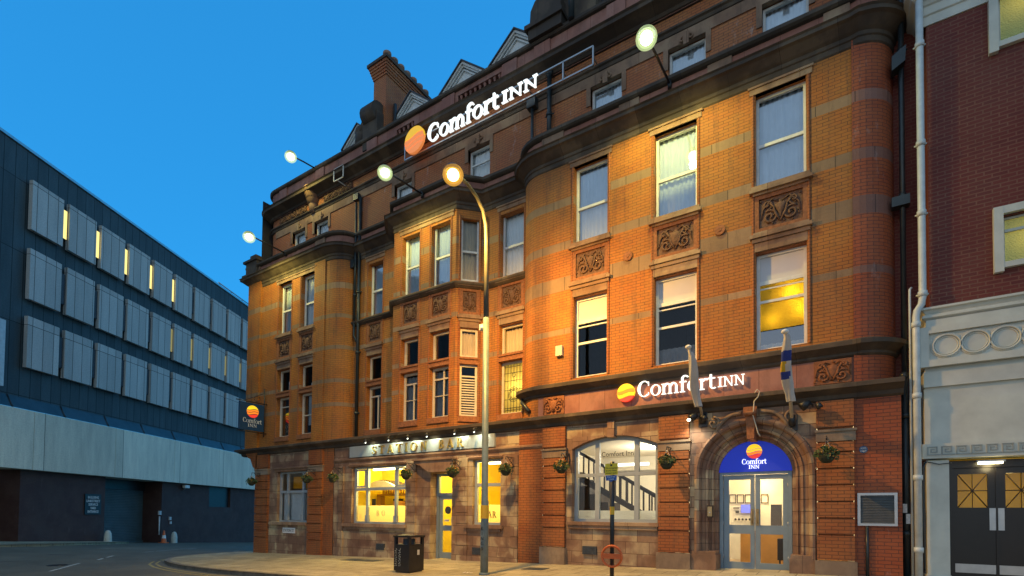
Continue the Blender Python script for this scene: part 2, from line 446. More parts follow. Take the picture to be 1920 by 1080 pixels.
class MB:
    def __init__(self):
        self.v = []; self.f = []; self.uv = []; self.mi = []; self.m = 0; self.sm = []; self.smooth = False
    def face(self, pts, uvs=None):
        i = len(self.v)
        self.v += [tuple(p) for p in pts]
        self.f.append(list(range(i, i + len(pts))))
        if uvs is None:
            a, b_, c = Vector(pts[0]), Vector(pts[1]), Vector(pts[2])
            n = (b_ - a).cross(c - b_)
            if abs(n.z) > 0.7 * n.length:
                uvs = [(p[0], p[1]) for p in pts]
            elif abs(n.x) > abs(n.y):
                uvs = [(p[1], p[2]) for p in pts]
            else:
                uvs = [(p[0], p[2]) for p in pts]
        self.uv += [tuple(u) for u in uvs]
        self.mi.append(self.m); self.sm.append(self.smooth)
    def box(self, fr, s0, s1, d0, d1, z0, z1):
        P = fr.P
        a = [P(s0, d1, z0), P(s1, d1, z0), P(s1, d1, z1), P(s0, d1, z1)]
        b = [P(s0, d0, z0), P(s1, d0, z0), P(s1, d0, z1), P(s0, d0, z1)]
        self.face(a, [(s0, z0), (s1, z0), (s1, z1), (s0, z1)])
        self.face([b[1], b[0], b[3], b[2]], [(s1, z0), (s0, z0), (s0, z1), (s1, z1)])
        self.face([b[0], a[0], a[3], b[3]], [(s0 - d1 + d0, z0), (s0, z0), (s0, z1), (s0 - d1 + d0, z1)])
        self.face([a[1], b[1], b[2], a[2]], [(s1, z0), (s1 + d1 - d0, z0), (s1 + d1 - d0, z1), (s1, z1)])
        self.face([a[3], a[2], b[2], b[3]]); self.face([b[0], b[1], a[1], a[0]])
        return self
    def quadwall(self, fr, s0, s1, z0, z1, d=0.0):
        self.face([fr.P(s0, d, z0), fr.P(s1, d, z0), fr.P(s1, d, z1), fr.P(s0, d, z1)], [(s0, z0), (s1, z0), (s1, z1), (s0, z1)])
    def wall(self, fr, s0, s1, z0, z1, ops=(), d=0.0, rev=0.25, uo=0.0):
        ss = sorted({s0, s1, *[q for o in ops for q in o[:2] if s0 < q < s1]})
        zs = sorted({z0, z1, *[q for o in ops for q in o[2:4] if z0 < q < z1]})
        for a, b in zip(ss, ss[1:]):
            for c, e in zip(zs, zs[1:]):
                ms, mz = (a + b) / 2, (c + e) / 2
                if any(o[0] < ms < o[1] and o[2] < mz < o[3] for o in ops):
                    continue
                self.face([fr.P(a, d, c), fr.P(b, d, c), fr.P(b, d, e), fr.P(a, d, e)], [(a + uo, c), (b + uo, c), (b + uo, e), (a + uo, e)])
        for o in ops:
            a, b, c, e = o[:4]
            r = o[4] if len(o) > 4 else rev
            P = fr.P
            self.face([P(a, d, c), P(a, d - r, c), P(a, d - r, e), P(a, d, e)], [(a, c), (a + r, c), (a + r, e), (a, e)])
            self.face([P(b, d - r, c), P(b, d, c), P(b, d, e), P(b, d - r, e)], [(b - r, c), (b, c), (b, e), (b - r, e)])
            self.face([P(a, d, e), P(a, d - r, e), P(b, d - r, e), P(b, d, e)], [(a, e), (a, e + r), (b, e + r), (b, e)])
            self.face([P(a, d - r, c), P(a, d, c), P(b, d, c), P(b, d - r, c)], [(a, c - r), (a, c), (b, c), (b, c - r)])
        return self
    def strip(self, path, z0, z1, u0=0.0, zsplit=1):
        u = u0
        for p, q in zip(path, path[1:]):
            L = math.hypot(q[0] - p[0], q[1] - p[1])
            self.face([(p[0], p[1], z0), (q[0], q[1], z0), (q[0], q[1], z1), (p[0], p[1], z1)], [(u, z0), (u + L, z0), (u + L, z1), (u, z1)])
            u += L
        return self
    def sweep(self, path, prof, caps=True):
        """path: plan points left to right seen from outside; prof: (out, z) from bottom to top"""
        n = len(path); nor = []
        for i in range(n):
            dirs = []
            if i > 0: dirs.append(Vector((path[i][0] - path[i - 1][0], path[i][1] - path[i - 1][1])).normalized())
            if i < n - 1: dirs.append(Vector((path[i + 1][0] - path[i][0], path[i + 1][1] - path[i][1])).normalized())
            ns = [Vector((d.y, -d.x)) for d in dirs]
            a = ns[0] if len(ns) == 1 else (ns[0] + ns[1]).normalized()
            if len(ns) == 2: a = a / max(0.5, a.dot(ns[0]))
            nor.append(a)
        rows = [[(path[i][0] + nor[i].x * o, path[i][1] + nor[i].y * o, z) for o, z in prof] for i in range(n)]
        u = 0.0
        for i in range(n - 1):
            L = math.hypot(path[i + 1][0] - path[i][0], path[i + 1][1] - path[i][1])
            for k in range(len(prof) - 1):
                self.face([rows[i][k], rows[i + 1][k], rows[i + 1][k + 1], rows[i][k + 1]],
                          [(u, prof[k][1] + prof[k][0]), (u + L, prof[k][1] + prof[k][0]), (u + L, prof[k + 1][1] + prof[k + 1][0] + .001), (u, prof[k + 1][1] + prof[k + 1][0] + .001)])
            u += L
        if caps:
            self.face(rows[0][::-1]); self.face(rows[-1])
        return self
    def prism(self, fr, poly, d0, d1, flip=False):
        A = [fr.P(s, d1, z) for s, z in poly]; B = [fr.P(s, d0, z) for s, z in poly]
        n = len(poly)
        self.face(A, [(s, z) for s, z in poly]); self.face(B[::-1], [(s, z) for s, z in poly[::-1]])
        for i in range(n):
            j = (i + 1) % n
            self.face([B[i], B[j], A[j], A[i]])
        return self
    def tube(self, pts, r, n=8, cap=True):
        pts = [Vector(p) for p in pts]
        rs = r if isinstance(r, (list, tuple)) else [r] * len(pts)
        rings = []; up = None
        for i, p in enumerate(pts):
            t = (pts[min(i + 1, len(pts) - 1)] - pts[max(i - 1, 0)]).normalized()
            if up is None: up = Vector((0, 0, 1)) if abs(t.z) < 0.9 else Vector((0, 1, 0))
            a = t.cross(up)
            if a.length < 1e-4: a = t.cross(Vector((1, 0.1, 0)))
            a.normalize(); b = a.cross(t).normalized(); up = b
            rings.append([p + (a * math.cos(k * 2 * math.pi / n) + b * math.sin(k * 2 * math.pi / n)) * rs[i] for k in range(n)])
        old = self.smooth; self.smooth = True
        for i in range(len(rings) - 1):
            for k in range(n):
                j = (k + 1) % n
                self.face([rings[i][k], rings[i][j], rings[i + 1][j], rings[i + 1][k]])
        self.smooth = old
        if cap:
            self.face(rings[0][::-1]); self.face(rings[-1])
        return self
    def lathe(self, c, prof, n=20, a0=0.0, a1=2 * math.pi, sx=1.0, sy=1.0):
        c = Vector(c); old = self.smooth; self.smooth = True
        for k in range(n):
            t0 = a0 + (a1 - a0) * k / n; t1 = a0 + (a1 - a0) * (k + 1) / n
            for (r0, z0), (r1, z1) in zip(prof, prof[1:]):
                q = [c + Vector((r0 * math.cos(t0) * sx, r0 * math.sin(t0) * sy, z0)), c + Vector((r0 * math.cos(t1) * sx, r0 * math.sin(t1) * sy, z0)),
                     c + Vector((r1 * math.cos(t1) * sx, r1 * math.sin(t1) * sy, z1)), c + Vector((r1 * math.cos(t0) * sx, r1 * math.sin(t0) * sy, z1))]
                if r0 < 1e-5: q = [q[0], q[2], q[3]]
                elif r1 < 1e-5: q = q[:3]
                u = t0 * max(r0, r1)
                self.face(q, [(u, p[2]) for p in q])
        self.smooth = old
        return self
    def ball(self, c, r, n=10, sx=1, sy=1, sz=1):
        return self.lathe(c, [(max(0, r * math.cos(a)) * (0 if i in (0, n // 2) else 1), r * math.sin(a) * sz) for i, a in enumerate([-math.pi / 2 + math.pi * j / (n // 2) for j in range(n // 2 + 1)])], n, sx=sx, sy=sy)

def link(o, parent):
    COL.objects.link(o)
    if parent is not None:
        o.parent = parent
        bpy_mat = PARENT_INV.get(parent.name)
        if bpy_mat is not None:
            o.matrix_parent_inverse = bpy_mat
PARENT_INV = {}
def obj(name, mb, mats, parent=None, label=None, cat=None, group=None, kind=None):
    me = bpy.data.meshes.new(name)
    me.from_pydata(mb.v, [], mb.f)
    uvl = me.uv_layers.new(name="UVMap")
    for i, u in enumerate(mb.uv):
        uvl.data[i].uv = u
    if isinstance(mats, str): mats = [mats]
    for mm in mats: me.materials.append(MATS[mm])
    me.polygons.foreach_set('material_index', mb.mi)
    me.polygons.foreach_set('use_smooth', mb.sm)
    import bmesh
    if any(mb.sm):
        bm = bmesh.new(); bm.from_mesh(me)
        bmesh.ops.remove_doubles(bm, verts=bm.verts, dist=0.0003)
        bm.to_mesh(me); bm.free()
    me.update()
    o = bpy.data.objects.new(name, me)
    link(o, parent)
    tag(o, label, cat, group, kind)
    return o
def tag(o, label=None, cat=None, group=None, kind=None):
    if label: o['label'] = label
    if cat: o['category'] = cat
    if group: o['group'] = group
    if kind: o['kind'] = kind
    return o
def thing(name, loc, label, cat, group=None):
    o = bpy.data.objects.new(name, None)
    o.empty_display_size = 0.3
    o.location = loc
    COL.objects.link(o)
    PARENT_INV[o.name] = Matrix.Translation(-Vector(loc))
    return tag(o, label, cat, group)
def lamp(parent, kind, loc, energy, color, name="lamp_light", radius=0.1, spot=None, aim=None, blend=0.6):
    l = bpy.data.lights.new(name, kind)
    l.energy = energy; l.color = color; l.shadow_soft_size = radius
    if kind == 'SPOT':
        l.spot_size = R_(spot); l.spot_blend = blend
    o = bpy.data.objects.new(name, l)
    o.location = loc
    if aim is not None:
        o.rotation_euler = (Vector(aim) - Vector(loc)).to_track_quat('-Z', 'Y').to_euler()
    link(o, parent)
    return o

def arc(cx, cy, r, a0, a1, n):
    return [(cx + r * math.cos(R_(a0 + (a1 - a0) * i / n)), cy + r * math.sin(R_(a0 + (a1 - a0) * i / n))) for i in range(n + 1)]

# ---- seriffed lettering drawn from strokes (unit = cap height)
def _ring(cx, cz, rx, rz, tx, tz, a0, a1, n=18):
    out = []
    for i in range(n):
        t0 = R_(a0 + (a1 - a0) * i / n); t1 = R_(a0 + (a1 - a0) * (i + 1) / n)
        out.append([(cx + rx * math.cos(t0), cz + rz * math.sin(t0)), (cx + rx * math.cos(t1), cz + rz * math.sin(t1)),
                    (cx + (rx - tx) * math.cos(t1), cz + (rz - tz) * math.sin(t1)), (cx + (rx - tx) * math.cos(t0), cz + (rz - tz) * math.sin(t0))])
    return out
def _r(x0, z0, x1, z1): return [[(x0, z0), (x1, z0), (x1, z1), (x0, z1)]]
def _st(pts, ws):
    out = []; L = []
    for i, p in enumerate(pts):
        a = pts[max(0, i - 1)]; b = pts[min(len(pts) - 1, i + 1)]
        dx, dz = b[0] - a[0], b[1] - a[1]; l = math.hypot(dx, dz); nx, nz = -dz / l, dx / l
        L.append(((p[0] + nx * ws[i] / 2, p[1] + nz * ws[i] / 2), (p[0] - nx * ws[i] / 2, p[1] - nz * ws[i] / 2)))
    for a, b in zip(L, L[1:]): out.append([a[0], a[1], b[1], b[0]])
    return out
def glyph(ch):
    S = .045
    if ch == 'C': return _ring(.44, .5, .42, .51, .15, .045, 48, 312) + _r(.70, .68, .735, .93) + _r(.70, .1, .735, .25), .84
    if ch == 'O': return _ring(.42, .5, .41, .51, .14, .045, 0, 360, 26), .90
    if ch == 'o': return _ring(.33, .34, .32, .35, .115, .035, 0, 360, 22), .70
    if ch == 'm': return (_r(.08, S, .20, .66) + _r(.46, S, .58, .48) + _r(.84, S, .96, .48) + _ring(.35, .44, .23, .25, .12, .08, 0, 165, 10) + _ring(.73, .44, .23, .25, .12, .08, 0, 165, 10)
                          + _r(0, 0, .28, S) + _r(.39, 0, .65, S) + _r(.77, 0, 1.03, S) + _r(0, .62, .08, .66)), 1.08
    if ch == 'f': return _r(.12, S, .24, .84) + _ring(.35, .83, .23, .2, .12, .06, 25, 180, 10) + _r(.02, .61, .42, .665) + _r(.04, 0, .34, S), .47
    if ch == 'r': return _r(.08, S, .20, .66) + _r(0, 0, .30, S) + _ring(.36, .46, .2, .21, .1, .09, 45, 160, 8) + _r(0, .62, .08, .66), .50
    if ch == 't': return _r(.10, .14, .22, .86) + _ring(.30, .16, .20, .17, .12, .05, 180, 320, 10) + _r(0, .61, .40, .665), .50
    if ch == 'n': return _r(.08, S, .20, .66) + _r(.46, S, .58, .48) + _ring(.35, .44, .23, .25, .12, .08, 0, 165, 10) + _r(0, 0, .28, S) + _r(.39, 0, .65, S) + _r(0, .62, .08, .66), .7
    if ch == 'I': return _r(.12, S, .26, 1 - S) + _r(0, 0, .38, S) + _r(0, 1 - S, .38, 1), .44
    if ch == 'N': return _r(.13, S, .19, 1 - S) + _r(.69, 0, .75, 1 - S) + [[(.10, 1 - S), (.27, 1 - S), (.75, 0), (.66, 0)]] + _r(.02, 0, .30, S) + _r(.02, 1 - S, .20, 1) + _r(.58, 1 - S, .86, 1), .92
    if ch == 'S': return _st([(.53, .74), (.50, .88), (.38, .965), (.24, .955), (.12, .86), (.11, .72), (.22, .60), (.38, .48), (.52, .36), (.545, .22), (.45, .08), (.3, .03), (.16, .08), (.08, .25)],
                             [.02, .04, .045, .05, .1, .12, .13, .14, .13, .11, .06, .045, .04, .02]) + _r(.52, .70, .55, .97) + _r(.06, .03, .09, .30), .66
    if ch == 'T': return _r(.33, S, .47, 1 - S) + _r(.20, 0, .60, S) + _r(.02, 1 - S, .78, 1) + _r(.02, .78, .06, 1 - S) + _r(.74, .78, .78, 1 - S), .84
    if ch == 'A': return [[(.10, S), (.155, S), (.44, .98), (.40, 1)], [(.36, 1), (.48, 1), (.80, S), (.63, S)]] + _r(.22, .33, .62, .375) + _r(0, 0, .26, S) + _r(.54, 0, .88, S), .90
    if ch == 'B': return _r(.12, S, .26, 1 - S) + _r(0, 0, .36, S) + _r(0, 1 - S, .36, 1) + _ring(.34, .755, .25, .245, .12, .045, -90, 90, 12) + _ring(.36, .265, .29, .265, .14, .045, -90, 90, 12) + _r(.26, .5, .38, .54), .72
    if ch == 'R': return _r(.12, S, .26, 1 - S) + _r(0, 0, .38, S) + _r(0, 1 - S, .36, 1) + _ring(.34, .74, .27, .26, .13, .045, -90, 90, 12) + [[(.34, .50), (.48, .50), (.80, 0), (.62, 0)]] + _r(.62, 0, .86, S), .86
    return [], .45
def letters(mb, fr, text, s, z, size, d0, d1, caps=1.0, gap=0.0, width=None):
    adv = []
    for ch in text:
        k = size * (caps if ch.isupper() and caps != 1.0 and ch != text[0] else 1.0)
        adv.append((glyph(ch)[1] * k + gap))
    kx = (width / sum(adv)) if width else 1.0
    x = s; q = 0
    for ch, a in zip(text, adv):
        k = size * (caps if ch.isupper() and caps != 1.0 and ch != text[0] else 1.0)
        for poly in glyph(ch)[0]:
            q += 1
            mb.prism(fr, [(x + px * k * kx, z + pz * k) for px, pz in poly], d0, d1 + (q % 7) * 0.0007)
        x += a * kx
    return mb
def plaintext(mb, fr, text, s, z, size, d0, d1, center=True, width=None):
    cu = bpy.data.curves.new("lettering", 'FONT')
    cu.body = text; cu.size = size; cu.align_x = 'CENTER' if center else 'LEFT'; cu.resolution_u = 2
    o = bpy.data.objects.new("lettering", cu); COL.objects.link(o)
    dg = bpy.context.evaluated_depsgraph_get(); dg.update()
    me = bpy.data.meshes.new_from_object(o.evaluated_get(dg))
    xs = [v.co.x for v in me.vertices]
    k = 1.0
    if width and xs: k = width / (max(xs) - min(xs))
    for p in me.polygons:
        mb.face([fr.P(s + me.vertices[i].co.x * k, d1, z + me.vertices[i].co.y) for i in p.vertices])
    ed = {}
    for p in me.polygons:
        vs = list(p.vertices)
        for a, b in zip(vs, vs[1:] + vs[:1]): ed[(a, b)] = 1
    for (a, b) in ed:
        if (b, a) not in ed:
            A, B = me.vertices[a].co, me.vertices[b].co
            mb.face([fr.P(s + A.x * k, d0, z + A.y), fr.P(s + B.x * k, d0, z + B.y), fr.P(s + B.x * k, d1, z + B.y), fr.P(s + A.x * k, d1, z + A.y)])
    COL.objects.unlink(o); bpy.data.objects.remove(o); bpy.data.curves.remove(cu); bpy.data.meshes.remove(me)
    return mb
def logo(mb, fr, cs, cz, r, d0, d1, gap=0.05):
    """round emblem cut into four wavy bands, material slots 0..3 from bottom to top"""
    edges = [-1.2, -0.48, -0.08, 0.30, 1.2]
    wave = lambda x, i: (0.12 * math.sin(x * 2.6 + 0.3)) if 0 < i < 4 else 0
    n = 22
    for b in range(4):
        lo, hi = edges[b], edges[b + 1]
        for k in range(n):
            x0 = -1 + 2 * k / n; x1 = -1 + 2 * (k + 1) / n
            def cl(x, zz):
                lim = math.sqrt(max(0, 1 - x * x)); return max(-lim, min(lim, zz))
            q = [(x0, cl(x0, lo + wave(x0, b) + gap)), (x1, cl(x1, lo + wave(x1, b) + gap)), (x1, cl(x1, hi + wave(x1, b + 1) - gap)), (x0, cl(x0, hi + wave(x0, b + 1) - gap))]
            if (q[2][1] - q[1][1]) < 1e-3 and (q[3][1] - q[0][1]) < 1e-3: continue
            mb.m = b
            mb.prism(fr, [(cs + a * r, cz + c * r) for a, c in q], d0, d1)
    mb.m = 0
    return mb

def gz(x, y):
    a = .30 + .0275 * max(-60, min(30, x)) + .025 * max(-20, min(0, y))
    b = -.235 + .0145 * (max(-80, x) + 21.6) - .049 * max(-8, min(60, y))
    w = max(0.0, min(1.0, (-20 - x) / 14)); w = w * w * (3 - 2 * w)
    return a * (1 - w) + b * w

def split_clusters(mb, gapd=0.02):
    key = {}; par = []
    def find(i):
        while par[i] != i:
            par[i] = par[par[i]]; i = par[i]
        return i
    vid = []
    for p in mb.v:
        k = (round(p[0], 3), round(p[1], 3), round(p[2], 3))
        if k not in key: key[k] = len(par); par.append(len(par))
        vid.append(key[k])
    for f in mb.f:
        r = find(vid[f[0]])
        for q in f[1:]:
            s = find(vid[q])
            if s != r: par[s] = r
    comp = {}
    for fi, f in enumerate(mb.f): comp.setdefault(find(vid[f[0]]), []).append(fi)
    cl = []
    for fs in comp.values():
        vs = [mb.v[i] for fi in fs for i in mb.f[fi]]
        lo = [min(v[k] for v in vs) - gapd for k in range(3)]; hi = [max(v[k] for v in vs) + gapd for k in range(3)]
        fs = list(fs)
        ch = True
        while ch:
            ch = False
            for c in cl:
                if all(c[0][k] <= hi[k] and c[1][k] >= lo[k] for k in range(3)):
                    lo = [min(lo[k], c[0][k]) for k in range(3)]; hi = [max(hi[k], c[1][k]) for k in range(3)]
                    fs += c[2]; cl.remove(c); ch = True; break
        cl.append((lo, hi, fs))
    out = []
    for lo, hi, fs in cl:
        n = MB()
        for fi in sorted(fs):
            base = len(n.v)
            f = mb.f[fi]
            n.v += [mb.v[i] for i in f]; n.uv += [mb.uv[i] for i in f]
            n.f.append(list(range(base, base + len(f)))); n.mi.append(mb.mi[fi]); n.sm.append(mb.sm[fi])
        out.append(n)
    return out
def objs(name, mb, mats, parent, label=None):
    r = None
    for n in split_clusters(mb):
        o = obj(name, n, mats, parent, label=label)
        r = r or o
    return r
# ------------------------------------------------------------------ ground
def grid_sheet(xs, ys, off):
    mb = MB(); mb.smooth = True
    for a, b in zip(xs, xs[1:]):
        for c, e in zip(ys, ys[1:]):
            mb.face([(a, c, gz(a, c) + off), (b, c, gz(b, c) + off), (b, e, gz(b, e) + off), (a, e, gz(a, e) + off)])
    return mb
xs = [-420, -250, -160, -110, -85] + [-72 + 2 * i for i in range(50)] + [30, 45, 80, 200]
ys = [-200, -90, -50, -30, -22] + [-18 + 1.5 * i for i in range(50)] + [62, 80, 130, 250, 420]
obj('road', grid_sheet(xs, ys, 0.0), 'asphalt', kind='structure')

# kerb line (street edge of the pavement) and matching inner line under the buildings
KERB = [(30, -4.72)] + [(x, -4.72) for x in range(26, -15, -2)] + [(-15.5, -4.7), (-17, -4.58), (-18.5, -4.38), (-20, -4.08), (-21.3, -3.7), (-22.3, -3.15), (-22.95, -2.4), (-23.15, -1.5), (-23.05, -0.6), (-23.1, 0.6), (-23.6, 3), (-26, 9), (-31, 18), (-36, 27)]
INNER = [(30, 1.4)] + [(x, 1.4) for x in range(26, -15, -2)] + [(-15.5, 1.4), (-17, 1.4), (-18.5, 1.4), (-20, 1.4), (-20.6, 1.4), (-20.8, 1.4), (-21, 1.4), (-21.2, 1.4), (-21.4, 1.6), (-21.5, 2), (-21.7, 3.4), (-23.7, 9.6), (-28.7, 18.6), (-33.7, 27.6)]
KH = 0.12
def off_line(line, dist):
    out = []
    for i, p in enumerate(line):
        a = line[max(0, i - 1)]; b = line[min(len(line) - 1, i + 1)]
        dx, dy = b[0] - a[0], b[1] - a[1]; l = math.hypot(dx, dy)
        out.append((p[0] + dy / l * dist, p[1] - dx / l * dist))
    return out
def ribbon(l1, l2, off1, off2, sub=1):
    mb = MB(); mb.smooth = True
    for i in range(len(l1) - 1):
        for k in range(sub):
            t0, t1 = k / sub, (k + 1) / sub
            def q(j, t):
                x = l1[j][0] * (1 - t) + l2[j][0] * t; y = l1[j][1] * (1 - t) + l2[j][1] * t
                return (x, y, gz(x, y) + off1 * (1 - t) + off2 * t)
            mb.face([q(i, t0), q(i, t1), q(i + 1, t1), q(i + 1, t0)])
    return mb
KI = off_line(KERB, 0.15)
kb = ribbon(KERB, KI, KH, KH)
for i in range(len(KERB) - 1):
    a, b = KERB[i], KERB[i + 1]
    kb.face([(a[0], a[1], gz(*a) - .05), (b[0], b[1], gz(*b) - .05), (b[0], b[1], gz(*b) + KH), (a[0], a[1], gz(*a) + KH)])
obj('kerb', kb, 'kerb_stone', kind='structure')
obj('pavement', ribbon(KI, INNER, KH - .004, KH - .004, 6), 'paving', kind='structure')
for dist in (-0.22, -0.42):
    a = off_line(KERB, dist); b = off_line(KERB, dist - 0.08)
    obj('yellow_line', ribbon(a, b, .005, .005), 'paint_yellow', kind='structure')
def mark(pts, w, name='road_marking'):
    a = off_line(pts, w / 2); b = off_line(pts, -w / 2)
    obj(name, ribbon(a, b, .006, .006), 'paint_line', kind='structure')
for seg in ([(-19.6, -7.9), (-18.7, -7.7), (-17.9, -7.1)], [(-24.8, -4.6), (-26.2, -3.6)], [(-22.0, -6.8), (-24.0, -5.4)], [(-27.2, -2.4), (-28.4, -.4), (-29.9, 1.5)],
            [(-29.3, .4), (-31.6, 4.6)], [(-22.9, -2.9), (-24.2, -1.6)], [(-12.9, -6.3), (-12.2, -6.1)], [(-24.5, -1.0), (-25.6, 1.5)], [(-33, 6), (-35.4, 10)]):
    mark(seg, 0.1)
# pavement of the service building side
SB = Fr(-24.36, -26.51, R_(119.543))
def sbxy(s, d):
    p = SB.P(s, d, 0); return (p.x, p.y)
kl = [sbxy(s, 3.4 if s < 24 else max(0.55, 3.4 - (s - 24) * 0.32)) for s in (-10, 0, 8, 16, 20, 24, 26, 28, 30, 31, 32.2)]
wl = [sbxy(s, -2.6) for s in (-10, 0, 8, 16, 20, 24, 26, 28, 30, 31, 32.2)]
mb = ribbon(kl, wl, .12, .12, 4)
for a, b in zip(kl, kl[1:]):
    mb.face([(a[0], a[1], gz(*a) - .05), (b[0], b[1], gz(*b) - .05), (b[0], b[1], gz(*b) + .12), (a[0], a[1], gz(*a) + .12)])
obj('far_pavement', mb, 'paving', kind='structure')
obj('yellow_line', ribbon(off_line(kl, .3), off_line(kl, .38), .005, .005), 'paint_yellow', kind='structure')

# ------------------------------------------------------------------ window maker
def curtain(mb, fr, s0, s1, z0, z1, d, waves=7, amp=0.03, n=40):
    ph = random.random() * 6
    pts = []
    for i in range(n + 1):
        t = i / n
        pts.append((s0 + (s1 - s0) * t, d + amp * math.sin(ph + t * waves * 6.283 + 1.3 * math.sin(t * 9 + ph))))
    old = mb.smooth; mb.smooth = True
    for a, b in zip(pts, pts[1:]):
        mb.face([fr.P(a[0], a[1], z0), fr.P(b[0], b[1], z0), fr.P(b[0], b[1], z1), fr.P(a[0], a[1], z1)])
    mb.smooth = old
    return mb
def window(parent, fr, s0, s1, z0, z1, d=-.2, fw=.07, rails=(), mulls=(), fill=None, paint='paint_white', glass='glass', label=None, panes=None, name='window'):
    """frame (part) with pane, curtain or blind (sub-parts). rails: (z, thickness[, s0, s1]); mulls: (s, width[, z0, z1])"""
    f = MB()
    f.box(fr, s0, s0 + fw, d - .05, d + .03, z0, z1); f.box(fr, s1 - fw, s1, d - .05, d + .03, z0, z1)
    f.box(fr, s0 + fw, s1 - fw, d - .05, d + .03, z0, z0 + fw); f.box(fr, s0 + fw, s1 - fw, d - .05, d + .03, z1 - fw, z1)
    for r in rails:
        a, b = (r[2], r[3]) if len(r) > 2 else (s0 + fw, s1 - fw)
        f.box(fr, a, b, d - .04, d + .02, r[0] - r[1] / 2, r[0] + r[1] / 2)
    for q in mulls:
        a, b = (q[2], q[3]) if len(q) > 2 else (z0 + fw, z1 - fw)
        f.box(fr, q[0] - q[1] / 2, q[0] + q[1] / 2, d - .045, d + .012, a, b)
    w = obj(name, f, paint, parent, label=label)
    a, b = s0 + fw * .5, s1 - fw * .5
    for (q0, q1, g) in (panes or [(z0 + fw * .5, z1 - fw * .5, glass)]):
        p = MB(); p.quadwall(fr, a, b, q0, q1, d - .015)
        obj('pane', p, g, w)
    for it in (fill or []):
        kind, q0, q1 = it[:3]
        e0, e1 = (it[3], it[4]) if len(it) > 4 else (a, b)
        m_ = MB()
        if kind in ('curtain', 'curtain_grey', 'curtain_cream'):
            curtain(m_, fr, e0, e1, q0, q1, d - .12, waves=max(2, int((e1 - e0) * 9)), amp=.022)
            obj('curtain', m_, kind, w)
        else:
            m_.box(fr, e0, e1, d - .08, d - .06, q0, q1)
            obj('blind', m_, 'blind' if kind == 'blind' else kind, w)
    return w

def spiral(fr, cs, cz, r, turns, d, k=1, a0=0.0, tr=0.02, n=26):
    out = []
    for i in range(n):
        t = i / (n - 1); rr = r * (1 - t * .85); a = a0 + k * t * turns * 6.283
        out.append(fr.P(cs + rr * math.cos(a), d + t * .02, cz + rr * math.sin(a)))
    return out
def carved(parent, fr, s0, s1, z0, z1, d, mat='carving', seed=1, urn=True, name='carved_panel'):
    rnd = random.Random(seed)
    m_ = MB()
    m_.box(fr, s0, s1, d - .06, d, z0, z1)
    w, h = s1 - s0, z1 - z0; c, cz = (s0 + s1) / 2, (z0 + z1) / 2
    nn = max(1, round(w / h / 1.3)) if w / h > 2 else 1
    ww = w / nn
    for q in range(nn):
        c = s0 + ww * (q + .5)
        for sg in (-1, 1):
            r = min(ww * .2, h * .25)
            m_.tube(spiral(fr, c + sg * ww * .25, cz - h * .18, r, 1.5, d + .012, sg, 1.5 - sg * .6), .085 * r + .012, 5)
            m_.tube(spiral(fr, c + sg * ww * .31, cz + h * .25, r * .68, 1.2, d + .012, -sg, -1.5), .08 * r + .01, 5)
            m_.tube([fr.P(c, d + .02, cz - h * .38), fr.P(c + sg * ww * .12, d + .035, cz - h * .1), fr.P(c + sg * ww * .16, d + .03, cz + h * .15), fr.P(c + sg * ww * .32, d + .02, cz + h * .4)], [.02, .026, .022, .012], 5)
            for k in range(15):
                p = fr.P(c + sg * rnd.uniform(.04, .47) * ww, d + .008, cz + rnd.uniform(-.45, .45) * h)
                a = rnd.uniform(0, 3.14); L = rnd.uniform(.03, .07)
                q = Vector(p) + fr.t * (L * math.cos(a)) + Vector((0, 0, L * math.sin(a)))
                m_.tube([p, (Vector(p) + q) / 2 + fr.n * .015, q], [.006, rnd.uniform(.014, .026), .004], 5)
            m_.tube([fr.P(c + sg * ww * .04, d + .01, cz + h * .3), fr.P(c + sg * ww * .2, d + .03, cz + h * .42), fr.P(c + sg * ww * .42, d + .02, cz + h * .12), fr.P(c + sg * ww * .46, d + .01, cz - h * .2)], [.01, .018, .02, .008], 5)
        if urn:
            m_.lathe(fr.P(c, d + .01, cz - h * .25), [(0, 0), (.03, .01), (.02, h * .12), (ww * .12, h * .3), (ww * .14, h * .45), (ww * .04, h * .52), (.02, h * .6), (0, h * .62)], 8, sx=1, sy=.45)
        else:
            m_.lathe(fr.P(c, d + .01, cz - h * .3), [(0, 0), (ww * .12, h * .1), (ww * .17, h * .35), (ww * .15, h * .55), (0, h * .62)], 8, sy=.35)
    return obj(name, m_, mat, parent)

# ------------------------------------------------------------------ the hotel
hotel = thing('hotel_building', (-10.5, 4, 0), 'long red brick and terracotta Victorian hotel with a bay window and lit ground floor', 'building')
def part(name, mb, mat, label=None): return objs(name, mb, mat, hotel, label)
RC = Fr(0, .65)                                   # recessed wall plane
arcA = [(-17.05 + .89 * math.sin(R_(a)), .65 - .65 * math.cos(R_(a))) for a in range(0, 91, 10)]
arcBl = [(-7.3 - .8 * math.sin(R_(a)), .65 - .65 * math.cos(R_(a))) for a in range(90, -1, -15)]
arcBr = [(.30 + .76 * math.sin(R_(a)), .75 - .79 * math.cos(R_(a))) for a in range(0, 91, 9)]
PA = [(-22.45, 0), (-21.5, 0)] + arcA
PM = [(-13.95, .65), (-13.3, 0), (-10.45, 0), (-9.8, .65)]
PB = arcBl + [(.30, 0)] + arcBr[1:]
FULL = [(-22.45, 1.0), (-22.45, 0)] + arcA + PM + PB

